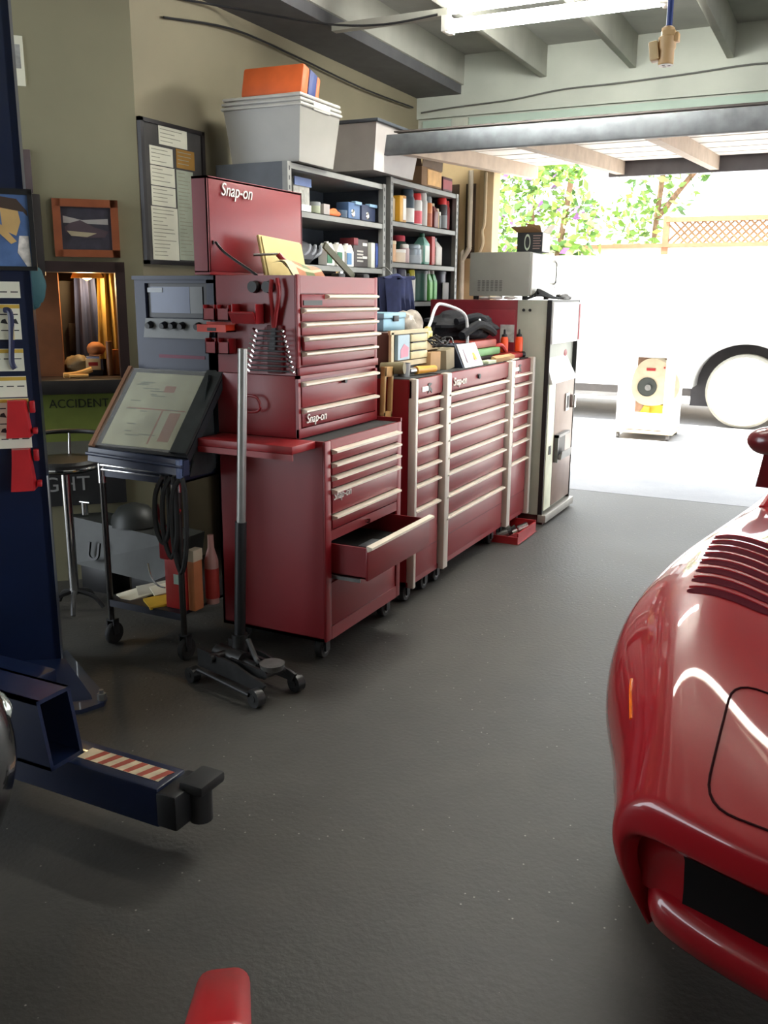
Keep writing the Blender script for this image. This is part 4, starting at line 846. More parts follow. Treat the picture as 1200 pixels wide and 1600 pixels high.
for z0, z1, lb in ((1.05,1.19,'upper red metal holder hung on the lift post'), (.84,1.0,'lower red metal holder hung on the lift post')):
    t = T('tool_holder', lb, 'holder', tuple(pw(.08,.04,z0)), 'red holders on the lift post')
    k = M()
    k.hexa([pw(.03,.005,z0),pw(.125,.005,z0),pw(.125,.075,z0),pw(.04,.075,z0),pw(.045,.005,z1),pw(.115,.005,z1),pw(.11,.05,z1),pw(.05,.05,z1)])
    O('cup', k, mat('holder_red', (176,26,34), .4), t)
    O('side_clip', pb(M(), .015,.035,.0,.03,z1-.05,z1-.005,.003), mat('holder_red', (176,26,34)), t)
    O('lower_clip', pb(M(), .012,.03,.0,.05,z0+.01,z0+.03,.003), mat('holder_red', (176,26,34)), t)
t = T('release_lever', 'dark blue lever hanging over the instruction plates on the lift post', 'lever', tuple(pw(.08,.01,1.30)))
O('lever', M().tube([pw(.095,.02,1.53),pw(.075,.03,1.52),pw(.078,.025,1.43),pw(.085,.02,1.34),pw(.075,.02,1.31)], .011, 8), mat('lever_blue', (24,30,66), .4), t)
O('tag', pb(M(), .066,.073,.03,.033,1.42,1.5), mat('tag_cream', (214,196,140), .6), t)
O('rag', M().lump(pw(-.015,-.12,1.62), (.02,.05,.08), .2, 9), mat('teal_rag', (34,74,80), .8), label='teal rag stuffed behind the poster on the lift post', cat='rag')

# ---------------------------------------------------------------- on the angled wall
def wthing(name, lab, cat, s, z, group=None): return T(name, lab, cat, tuple(dw(s, .02, z)), group)
t = wthing('picture_frame', 'orange-brown framed picture of a car above the pass-through window', 'picture', .28, 1.778)
FR = mat('orange_wood', (140,76,44), .45, var=.15)
O('frame', dbox(dbox(dbox(dbox(M(), .117,.155,.0,.03,1.778,2.069), .405,.445,.0,.03,1.778,2.069), .117,.445,.0,.03,2.03,2.069), .117,.445,.0,.03,1.778,1.815), FR, t)
O('photo', dbox(M(), .15,.41,.002,.012,1.81,2.035), mat('photo_dark', (60,58,70), .5, var=.3, scale=14), t)
def dsq(poly, off, th, m):
    k = m.mark(); m.prism(poly, 'y', off, off+th)
    for i in range(k, len(m.v)): v = m.v[i]; m.v[i] = dw(v.x, v.y, v.z)
    return m
O('photo_sky', dsq([(.17,1.945),(.395,1.95),(.395,1.985),(.30,1.965),(.17,1.975)], .012, .001, M()), mat('photo_pale', (176,172,170), .5), t)
O('photo_car', dsq([(.17,1.91),(.24,1.93),(.31,1.965),(.36,1.95),(.39,1.93),(.385,1.90),(.30,1.875),(.19,1.88)], .0135, .001, M()), mat('photo_carbody', (84,70,78), .5), t)
O('photo_hood', dsq([(.23,1.90),(.30,1.905),(.38,1.91),(.36,1.885),(.28,1.88)], .015, .001, M()), mat('photo_cream', (176,164,136), .5), t)
O('dark_frame', dbox(M(), .50,.62,.0,.035,1.68,2.085,.003), mat('dark_brown_frame', (36,28,26), .5), label='narrow dark frame on the wall beside the lift post', cat='picture')
O('wall_frame', dbox(M(), .53,.62,.0,.02,2.09,2.3,.003), mat('mauve_frame', (84,70,72), .5), label='dull mauve frame on the wall above the narrow dark one', cat='picture')
t = wthing('paper_notice', 'white paper notice high on the wall beside the lift post', 'notice', .56, 2.6)
O('sheet', dbox(M(), .525,.65,.0,.006,2.60,2.83), PAPER, t); O('print', dbox(M(), .54,.63,.006,.0065,2.68,2.79), mat('notice_grey', (150,150,146), .7, var=.3, scale=20), t)
O('counter_ledge', dbox(M(), .09,1.35,-.0,.10,1.065,1.14,.004), mat('dark_counter', (38,36,36), .5, var=.2), label='dark counter ledge under the pass-through window', cat='counter')
t = wthing('green_sign', 'green board reading ACCIDENT under the counter ledge', 'sign', .4, .80)
O('board', dbox(M(), .18,1.1,.0,.02,.80,1.063), mat('sign_green', (112,124,52), .6), t)
O('lettering', text(M(), 'ACCIDENT...', dw(.535,.0205,.985), -DS, (0,0,1), .066, .002, 0, .95), mat('sign_ink', (30,36,20), .7), t)
O('grey_board', dbox(M(), .16,1.1,.0,.02,.68,.80), mat('dusty_grey', (104,104,92), .7), label='dusty grey board below the green sign', cat='board')
t = wthing('lettered_board', 'dark board with grey letters GHT low on the angled wall', 'sign', .45, .45)
O('board', dbox(M(), .16,1.1,.0,.025,.44,.68), mat('sign_black', (30,30,32), .6), t)
O('lettering', text(M(), 'GHT', dw(.60,.026,.525), -DS, (0,0,1), .115, .002, 0, 1.05), mat('sign_grey', (150,150,150), .6), t)

# inside the office window
t = wthing('lamp', 'warm lit ceiling lamp inside the pass-through window', 'lamp', .3, 1.675)
LP = dw(.29,-.33,1.675)
O('shade', M().lathe(LP, [(.09,0),(.05,.09),(.045,.09),(.085,.0)], 18), mat('lamp_shade', (220,170,90), .6), t)
O('bulb', M().ball(LP+Vector((0,0,.02)), .032), mat('warm_bulb', (255,190,96), .4, var=0, emit=14), t)
O('cord', M().cyl(LP+Vector((0,0,.09)), LP+Vector((0,0,.42)), .005), BLACK, t)
def garment(name, lab, s0, s1, off, z0, z1, m, seed):
    t = wthing(name, lab, 'jacket', (s0+s1)/2, z0); rows = []
    for j in range(10):
        u = j/9; rows.append([dw(s0-.02*u+(s1-s0+.04*u)*i/14, off+.022*math.sin(i*1.3+seed+u)+.03*(1-((i-7)/7)**2), z1-(z1-z0)*u) for i in range(15)])
    k = M().grid(rows); k.add([v-DN*.05 for v in k.v[:]], [f_[::-1] for f_ in k.f[:]])
    O('cloth', k, m, t, ang=80); O('shoulder', M().tube([dw(s0+.01,off,z1-.01),dw((s0+s1)/2,off+.02,z1+.02),dw(s1-.01,off,z1-.01)], .025, 8), m, t)
garment('blue_coat', 'blue coat hanging inside the pass-through window', .25,.36,-.40,1.15,1.72, mat('coat_blue', (44,54,92), .85), 1)
garment('olive_jacket', 'tan olive jacket hanging at the right inside the pass-through window', .13,.235,-.36,1.22,1.72, mat('jacket_olive', (150,124,66), .85, var=.2), 2)
O('cabinet', dbox(M(), .34,.46,-.75,-.48,.60,1.66), mat('dark_cabinet', (34,32,34), .6), label='dark tall cabinet inside the office behind the window', cat='cabinet')
O('monitor', dbox(M(), .30,.41,-.46,-.43,1.26,1.42,.004), BLACK, label='small black screen inside the pass-through window', cat='screen')
O('clutter_bag', M().lump(dw(.375,-.24,1.185), (.07,.07,.06), .15, 12, flat=1.141), mat('grey_bag', (120,106,80), .6, var=.3, scale=20), label='crinkled grey bag on the counter inside the window', cat='bag')
t = wthing('tissue_box', 'small pale box with a dark base on the counter inside the window', 'box', .29, 1.141)
O('box', dbox(M(), .25,.33,-.24,-.16,1.17,1.235,.004), mat('pale_box', (206,176,130), .6), t); O('base', dbox(M(), .24,.34,-.25,-.15,1.141,1.17), BLACK, t); O('label', dbox(M(), .265,.315,-.16,-.158,1.195,1.215), REDD, t); O('top', dbox(M(), .255,.325,-.235,-.165,1.235,1.245), mat('box_blue_top', (150,160,190), .6), t)
t = wthing('cap', 'brown cap on the pale box inside the window', 'cap', .27, 1.25)
O('crown', M().lump(dw(.27,-.22,1.285), (.05,.05,.04), .05, 3, flat=1.247), mat('cap_brown', (160,104,60), .8), t); O('brim', M().prism([(0,0),(.08,0),(.06,.05),(.02,.05)], 'z', 0, .006).xf(Matrix.Translation(dw(.31,-.19,1.25))), mat('cap_brown', (160,104,60)), t)
k = M().tube([dw(.45,-.06,1.152),dw(.40,-.07,1.155),dw(.35,-.09,1.165),dw(.30,-.10,1.18)], .016, 8).tube([dw(.42,-.04,1.15),dw(.36,-.05,1.15),dw(.32,-.05,1.15)], .01, 6)
O('work_gloves', k, mat('glove_tan', (226,176,104), .8), label='pair of tan gloves lying on the counter in the window', cat='gloves')
O('bottle_post', M().cyl(dw(.20,-.17,1.141), dw(.20,-.17,1.33), .018), mat('amber_brown', (130,80,40), .4), label='amber brown bottle standing on the counter inside the window', cat='bottle')
O('orange_cup', M().lathe(dw(.165,-.22,1.141), [(.03,0),(.036,.09),(.03,.14)], 14), mat('orange_brown', (180,110,60), .5), label='orange-brown cup at the right end of the counter inside the window', cat='cup')

# ---------------------------------------------------------------- bulletin board on the left wall
t = T('bulletin_board', 'tall dark framed bulletin board covered in papers on the left wall', 'board', (-3.44, 4.24, 1.75))
X0 = -3.449
O('panel', M().box(X0,X0+.012,3.985,4.49,1.765,2.48), mat('board_grey', (70,68,66), .8), t)
O('frame', M().box(X0,X0+.025,3.965,3.99,1.75,2.495).box(X0,X0+.025,4.485,4.51,1.75,2.495).box(X0,X0+.025,3.965,4.51,2.475,2.495).box(X0,X0+.025,3.965,4.51,1.75,1.77), mat('board_frame', (36,32,34), .5), t)
for y0, y1, z0, z1, m, lb in ((4.12,4.36,2.38,2.475,PAPER,'topmost wide paper on the bulletin board'), (4.04,4.23,2.27,2.365,PAPER,'upper left small paper on the bulletin board'), (4.04,4.24,2.165,2.265,PAPER,'second small paper down the left of the bulletin board'),
        (4.04,4.24,2.06,2.16,PAPER,'third small paper down the left of the bulletin board'), (4.26,4.42,2.275,2.375,mat('kraft_note', (156,116,52), .8),'brown envelope at the upper right of the bulletin board'),
        (4.03,4.25,1.775,2.055,PAPER,'large paper at the lower left of the bulletin board'), (4.255,4.40,1.78,2.265,mat('grey_green_paper', (170,176,156), .8),'long greenish paper down the right of the bulletin board'), (4.40,4.48,1.77,2.05,mat('bluish_paper', (170,190,206), .8),'narrow bluish paper at the lower right of the bulletin board')):
    p = T('paper_sheet', lb, 'paper', (X0+.013, (y0+y1)/2, z0), 'papers on the bulletin board')
    O('sheet', M().box(X0+.0125,X0+.0145,y0,y1,z0,z1), m, p)
    k = M(); z = z1-.018; rn = random.Random(int(y0*1000+z0*77))
    while z > z0+.012: k.box(X0+.0146,X0+.0149,y0+.012,y0+.012+(y1-y0-.03)*rn.uniform(.4,1),z,z+.004); z -= .02
    O('writing', k, mat('pencil_grey', (150,148,130), .8), p)

# ---------------------------------------------------------------- stools and grey machine behind the cart
SEAT = mat('black_vinyl', (26,25,26), .45, var=.2)
def stool(x, y, h, lab, back):
    t = T('shop_stool', lab, 'stool', (x, y, 0))
    O('seat', M().lathe((x,y,h-.05), [(.15,0),(.165,.015),(.165,.04),(.15,.055),(.05,.06)], 26), SEAT, t)
    O('chrome_rim', M().tube([(x+.17*math.cos(a),y+.17*math.sin(a),h-.03) for a in [2*PI*i/14 for i in range(14)]], .008, 8, True, True), CHROME, t)
    O('column', M().cyl((x,y,.08),(x,y,h-.05),.024), CHROME, t)
    for i in range(5):
        a = 2*PI*i/5+.4; O('leg', M().tube([(x,y,.1),(x+.1*math.cos(a),y+.1*math.sin(a),.07),(x+.15*math.cos(a),y+.15*math.sin(a),.012)], .012, 6), DSTEEL, t)
    return t
st = stool(-3.42, 3.27, .785, 'black round stool with a chrome rim and arm hoop behind the cart', False)
O('arm_hoop', M().tube([(-3.42+.19*math.cos(a),3.27+.19*math.sin(a),.90) for a in [.3+i*.42 for i in range(11)]], .012, 8), BLACK, st)
for a in (.6, 2.2, 3.9): O('hoop_post', M().cyl((-3.42+.15*math.cos(a),3.27+.15*math.sin(a),.75), (-3.42+.19*math.cos(a),3.27+.19*math.sin(a),.90), .007), CHROME, st)
O('back_support', M().tube([(-3.56,3.2,.80),(-3.62,3.18,.95),(-3.64,3.18,1.08)], .013, 8), BLACK, st)
t = T('grey_machine', 'grey steel machine on the floor behind the cart, with a dark letter U', 'machine', (-3.35, 3.68, 0))
GM = mat('machine_grey', (44,46,44), .5, .2, var=.25, scale=8)
O('body', M().hexa([(-3.64,3.50,.15),(-3.02,3.50,.12),(-3.02,3.80,.12),(-3.62,3.72,.15),(-3.76,3.56,.40),(-3.02,3.62,.33),(-3.02,3.85,.33),(-3.60,3.72,.40)]), GM, t)
O('dome', M().lathe((-3.38,3.70,.36), [(.13,0),(.12,.05),(.08,.10),(.02,.12)], 20), GM, t)
O('letter', text(M(), 'U', (-3.55,3.50,.19), (1,.0,0), (0,.22,1), .14, .012), BLACK, t)
O('base', M().box(-3.62,-3.40,3.52,3.66,.0,.15,.006).box(-3.30,-3.05,3.56,3.72,0,.12,.006), BLACK, t)
O('valve', M().cyl((-3.66,3.62,.40),(-3.66,3.62,.47),.02).cyl((-3.69,3.62,.47),(-3.62,3.62,.47),.008), CHROME, t)

# ---------------------------------------------------------------- scope cart
CARTM = mat('cart_tube', (70,68,66), .3, .8, var=.2)
t = T('rolling_cart', 'tube framed rolling cart carrying the blue engine analyzer', 'cart', (-2.7, 3.25, 0))
CX0, CX1, CY0, CY1 = -2.905, -2.482, 2.99, 3.47
for i, (x, y) in enumerate(((CX0,CY0),(CX1,CY0),(CX0,CY1),(CX1,CY1))):
    l_ = O('leg', M().cyl((x,y,.12),(x,y,.86 if y < 3.2 else .80),.014,seg=12), CARTM, t)
    O('clamp', M().cyl((x,y,.77),(x,y,.858 if y < 3.2 else .80),.018,seg=12), CHROME, l_)
    w = O('caster', M().lathe((x-.014,y+.01,.052), [(.02,0),(.048,.002),(.052,.008),(.052,.022),(.048,.028),(.02,.03)], 20, 'x'), RUBBER, t)
    O('fork', M().box(x-.022,x-.016,y-.012,y+.022,.05,.12).box(x+.018,x+.024,y-.012,y+.022,.05,.12).box(x-.022,x+.024,y-.012,y+.022,.115,.125), DSTEEL, w)
O('lower_shelf', M().box(CX0,CX1+.0,CY0-.01,CY1,.21,.222).box(CX0,CX1,CY0-.012,CY0-.006,.19,.222), mat('shelf_navy', (24,28,42), .5), t)
tr = M().box(CX0,CX1,CY0,CY1,.80,.81).box(CX0,CX1,CY0-.004,CY0+.006,.80,.85).box(CX0,CX0+.008,CY0,CY1,.80,.85).box(CX1-.008,CX1,CY0,CY1,.80,.85)
O('upper_tray', tr, mat('tray_navy', (30,36,56), .35, .2), t)
O('tray_rail', M().tube([(CX0,CY0-.01,.852),(CX1,CY0-.01,.852)], .007, 8, False).tube([(CX0,CY0-.01,.832),(CX1,CY0-.01,.832)], .005, 8, False), CHROME, t)
O('tray_item', M().box(-2.66,-2.56,3.02,3.06,.811,.845,.005), mat('dark_green_item', (16,62,54), .5), label='dark green strip lying in the upper tray of the cart', cat='strip')
t = T('engine_analyzer', 'blue engine analyzer with a screen and knobs on the rolling cart', 'analyzer', (-2.7, 3.38, .81))
AB = mat('analyzer_blue', (33,41,62), .5, .0, var=.1)
y = 3.30
O('cabinet', M().box(-2.925,-2.475,y+.01,3.50,.815,1.655,.006), mat('analyzer_dark', (28,35,52), .5), t)
O('bezel', M().box(-2.925,-2.865,y-.01,y+.01,1.25,1.66).box(-2.865,-2.475,y-.01,y+.01,1.64,1.66).box(-2.52,-2.475,y-.01,y+.01,1.25,1.66).box(-2.865,-2.475,y-.01,y+.01,1.255,1.40).box(-2.93,-2.47,y-.02,3.50,1.655,1.672), AB, t)
sc = O('screen', M().box(-2.84,-2.62,y-.001,y+.009,1.51,1.625), mat('screen_blue', (44,60,94), .3), t)
O('screen_surround', M().box(-2.866,-2.52,y+.004,y+.011,1.49,1.647), BLACK, t)
O('screen_tint', M().box(-2.62,-2.55,y-.0,y+.009,1.51,1.625), mat('screen_grey', (80,82,80), .3), t)
O('screen_label', M().box(-2.855,-2.77,y-.004,y-.001,1.60,1.62), mat('label_grey', (160,164,168), .5), sc)
O('control_panel', M().hexa([(-2.868,y-.03,1.40),(-2.50,y-.03,1.40),(-2.50,y+.01,1.40),(-2.868,y+.01,1.40),(-2.868,y-.012,1.485),(-2.50,y-.012,1.485),(-2.50,y+.01,1.485),(-2.868,y+.01,1.485)]), mat('panel_grey', (100,102,100), .45), t)
for x in (-2.832,-2.751,-2.70,-2.649,-2.56): O('knob', M().cyl((x,y-.018,1.457),(x,y-.045,1.452),.017,.013,14), BLACK, t)
O('red_strip', M().box(-2.80,-2.54,y-.012,y-.0095,1.31,1.325), mat('strip_magenta', (110,44,66), .6), t)
t = T('document_tray', 'sloped clear-covered document holder with printed sheets in front of the analyzer', 'document holder', (-2.68, 3.13, .86))
def sl_(x, u, lift=0):   # u 0 bottom front .. 1 top back
    return Vector((x, 2.985+.285*u-lift*.75, .925+.33*u+lift*.66))
def slab(x0, x1, u0, u1, l0, l1, m):
    return m.hexa([sl_(x0,u0,l0),sl_(x1,u0,l0),sl_(x1,u1,l0),sl_(x0,u1,l0),sl_(x0,u0,l1),sl_(x1,u0,l1),sl_(x1,u1,l1),sl_(x0,u1,l1)])
O('back_board', slab(-2.945,-2.42,0,1,-.03,0,M()), mat('holder_black', (30,32,36), .5), t)
O('paper', slab(-2.905,-2.505,.06,.95,.001,.004,M()), mat('diagram_sheet', (168,166,134), .7, var=.25, scale=7), t)
k = M()
slab(-2.86,-2.53,.50,.515,.0045,.005,k); slab(-2.66,-2.65,.1,.5,.0045,.005,k); slab(-2.61,-2.55,.14,.48,.0045,.005,k); slab(-2.70,-2.64,.72,.80,.0045,.005,k)
O('print_red', k, mat('diagram_red', (150,110,90), .7), t)
k = M(); rn = random.Random(9)
for i in range(16):
    u = rn.uniform(.1,.9); x = rn.uniform(-2.87,-2.62); slab(x, x+rn.uniform(.03,.1), u, u+.012, .0045, .005, k)
O('print_dark', k, mat('diagram_grey', (120,122,100), .7), t)
O('clear_cover', slab(-2.94,-2.44,.02,.99,.012,.014,M()), mat('clear_film', (235,235,230), .12, var=0, alpha=.12), t)
O('left_edge', slab(-2.955,-2.935,0,1.0,-.02,.02,M()), mat('edge_copper', (150,110,84), .35, .4), t)
O('right_wing', slab(-2.505,-2.42,.02,1,.005,.02,M()), mat('vinyl_dark', (46,50,50), .35, var=.3, scale=16), t)
O('lip', M().hexa([(-2.95,2.955,.87),(-2.42,2.955,.85),(-2.42,3.0,.85),(-2.95,3.0,.87),(-2.95,2.965,.93),(-2.42,2.965,.915),(-2.42,3.0,.915),(-2.95,3.0,.93)]).tube([(-2.95,2.95,.905),(-2.42,2.95,.89)], .008, 8, False), mat('lip_navy', (46,54,78), .35), t)
O('lip_clip', M().box(-2.45,-2.425,2.945,2.965,.84,.92,.004), mat('clip_blue', (90,104,140), .4), t)
O('vinyl_cover', M().hexa([(-2.42,3.0,.84),(-2.462,3.20,.82),(-2.462,3.24,.84),(-2.44,3.02,.84),(-2.43,3.12,1.10),(-2.465,3.21,1.25),(-2.468,3.235,1.25),(-2.45,3.12,1.10)]), mat('vinyl_dark', (46,50,50)), label='dark vinyl cover draped down the right side of the document holder', cat='cover')
# lower shelf contents
for i, (x, y_, a, m, lb) in enumerate(((-2.84,3.08,.5,PAPER,'white paper sheet at the left of the lower cart shelf'), (-2.80,3.16,.75,mat('paper_grey', (176,174,160), .8),'greyish paper sheet overlapping the white one on the cart shelf'), (-2.72,3.17,.65,PAPER,'rolled pale paper strip in the middle of the lower cart shelf'))):
    k = M().box(x-.05,x+.06,y_-.07,y_+.08,.223+.012*i,.232+.012*i); k.rot(0,(x,y_,.23),'Z',-a); k.rot(0,(x,y_,.23),'X',.15)
    O('paper_sheet', k, m, label=lb, cat='paper')
k = M().box(-2.72,-2.60,2.99,3.14,.224,.236); k.rot(0,(-2.66,3.06,.23),'Z',-.6); k.rot(0,(-2.66,3.06,.225),'X',.1)
O('envelope', k, mat('yellow_envelope', (214,176,50), .7), label='yellow envelope on the lower cart shelf beside the red box', cat='envelope')
t = T('red_box', 'red box with a small pale label on the lower cart shelf', 'box', (-2.56, 3.05, .222))
O('box', M().box(-2.60,-2.485,3.02,3.14,.223,.46,.003), mat('box_red', (176,40,36), .5), t); O('label', M().box(-2.55,-2.505,3.017,3.02,.34,.385), mat('label_mint', (176,200,186), .6), t)
t = T('orange_box', 'orange and cream box standing beside the red box on the lower cart shelf', 'box', (-2.45, 3.08, .222))
O('box', M().box(-2.482,-2.445,3.03,3.09,.223,.50,.003), mat('box_orange', (206,130,84), .5), t); O('top_band', M().box(-2.484,-2.443,3.028,3.092,.45,.502,.002), mat('band_cream', (214,200,170), .6), t)
t = T('spray_bottle', 'pinkish bottle with a dark strap beside the orange box', 'bottle', (-2.5, 3.16, .222))
O('bottle', M().lathe((-2.452,3.165,.223), [(.03,0),(.032,.2),(.015,.26),(.014,.32)], 14), mat('bottle_pinkish', (176,130,120), .5), t); O('label', M().lathe((-2.452,3.165,.25), [(.0325,0),(.0325,.14)], 14), mat('label_red', (170,54,46), .6), t)
t = T('clamp_lead', 'red Y-shaped clamp lead hanging from the cart', 'clamp', (-2.52, 2.97, .5))
O('prong', M().tube([(-2.585,2.965,.71),(-2.57,2.965,.66),(-2.545,2.965,.615),(-2.535,2.965,.58)], .012, 8), REDD, t); O('prong', M().tube([(-2.46,2.965,.70),(-2.49,2.965,.65),(-2.52,2.965,.61),(-2.535,2.965,.58)], .012, 8), REDD, t)
O('grip', M().box(-2.568,-2.515,2.95,2.98,.47,.60,.008), REDD, t); O('tip', M().cyl((-2.585,2.965,.71),(-2.585,2.965,.735),.008), CHROME, t)
O('lead', M().tube([(-2.54,2.965,.60),(-2.55,2.97,.75),(-2.56,2.98,.84)], .006, 6), BLACK, t)
for i, (a, lb) in enumerate(((-2.53,'black cable loop hanging leftmost under the cart tray'), (-2.49,'black cable loop hanging in the middle under the cart tray'), (-2.44,'black cable loop hanging nearest the red cabinet under the cart tray'))):
    O('hanging_cable', M().tube([(a,2.96,.84),(a-.03,2.94,.76),(a-.035,2.94,.62-.03*i),(a+.0,2.94,.55-.06*i),(a+.035,2.94,.62-.03*i),(a+.03,2.95,.77),(a+.01,2.96,.84)], .011, 7), RUBBER, label=lb, cat='cable')
O('wire', M().tube([(-2.66,2.98,.43),(-2.64,2.975,.37),(-2.60,2.97,.34),(-2.56,2.97,.335)], .004, 6), CHROME, label='thin curved wire hanging over the lower cart shelf', cat='wire')

# ---------------------------------------------------------------- trolley jack
t = T('trolley_jack', 'low steel trolley jack with a tall upright handle before the red cabinet', 'jack', (-2.1, 2.9, 0))
JK = mat('jack_grey', (58,58,58), .4, .6, var=.25, scale=14)
O('handle', M().cyl((-2.128,2.95,.66),(-2.095,2.95,1.389),.019,seg=16), mat('handle_silver', (150,150,146), .35, .6), t)
O('grip', M().cyl((-2.152,2.95,.17),(-2.128,2.95,.69),.024,seg=16), BLACK, t)
def jx(u, v, z): return Vector((-2.11+u*.95+v*.3, 2.90-u*.22+v*.95, z))
def jb(m, u0,u1,v0,v1,z0,z1,b=0):
    k = m.mark(); m.box(u0,u1,v0,v1,z0,z1,b)
    for i in range(k, len(m.v)): q = m.v[i]; m.v[i] = jx(q.x,q.y,q.z)
    return m
fr = M()
for v in (-.085,.075): fr.prism([(-.18,.06),(.22,.05),(.24,.085),(.05,.13),(-.18,.14)], 'y', v, v+.012)
for i in range(len(fr.v)): q = fr.v[i]; fr.v[i] = jx(q.x,q.y,q.z)
O('side_plate', fr, JK, t)
O('hydraulic_ram', M().cyl(jx(-.15,0,.105), jx(.02,0,.105), .04).cyl(jx(.02,0,.105), jx(.1,0,.10), .018), JK, t)
O('lift_arm', jb(jb(M(), -.02,.2,-.05,-.035,.09,.125), -.02,.2,.035,.05,.09,.125).cyl(jx(.2,-.05,.11),jx(.2,.05,.11),.015), JK, t)
O('saddle', M().cyl(jx(.19,0,.12), jx(.19,0,.145), .045, .052, 18), STEEL, t)
O('handle_socket', M().cyl((-2.155,2.95,.10),(-2.152,2.95,.20),.034).cyl(jx(-.08,-.1,.12),jx(-.08,.1,.12),.018), JK, t)
O('tie_rod', M().cyl(jx(-.12,-.13,.07),jx(.2,-.13,.05),.008), DSTEEL, t)
O('cross_bar', M().tube([jx(.02,.02,.20),jx(.08,.01,.13),jx(.12,.0,.12)], .012, 8), JK, t)
for u, v, r in ((.22,-.11,.038),(.22,.10,.038),(-.17,-.12,.034),(-.17,.12,.034)):
    O('wheel', M().cyl(jx(u,v-.018,r), jx(u,v+.018,r), r, seg=20).cyl(jx(u,v-.022,r), jx(u,v+.022,r), r*.4), JK, t)

# ---------------------------------------------------------------- red boom end near the camera
t = T('hoist_boom', 'glossy red steel boom end at the bottom edge of the photo', 'hoist', (-.53, .64, 0))
k = M()
a0, a1 = Vector((-.749,.956,.529)), Vector((-.530,.655,.762)); d = (a1-a0).normalized(); sd = Vector((-d.y, d.x, 0)).normalized(); up = sd.cross(d)*-1
q = bmesh.new(); bmesh.ops.create_cube(q, size=1)
for v in q.verts:
    L = (a1-a0).length; v.co = a0+d*((v.co.x+.5)*L)+sd*(v.co.y*.082)+up*(v.co.z*.10)
bmesh.ops.bevel(q, geom=q.edges[:], offset=.024, segments=5, affect='EDGES', profile=.5); k.bm(q); q.free()
O('boom', k, mat('boom_red', (186,30,38), .28, var=.05, coat=.4), t)
O('mast', M().box(-.57,-.49,.60,.68,.0,.72,.01), mat('boom_red', (186,30,38)), t)
O('foot', M().box(-.66,-.40,.52,.76,0,.03,.006), mat('boom_red', (186,30,38)), t)
# ---------------------------------------------------------------- red sports car
PAINT = mat('red_car_paint', (150,14,26), .36, var=0, coat=1, spec=.25)
CARM = Matrix.Translation((.272, 1.60, 0)) @ Matrix.Rotation(-.09, 4, 'Z')
def cw(a, y, z): return CARM @ Vector((a, y, z))
car = T('sports_car', 'glossy red low sports car parked nose-first at the right edge', 'car', (.45, 3.9, 0))
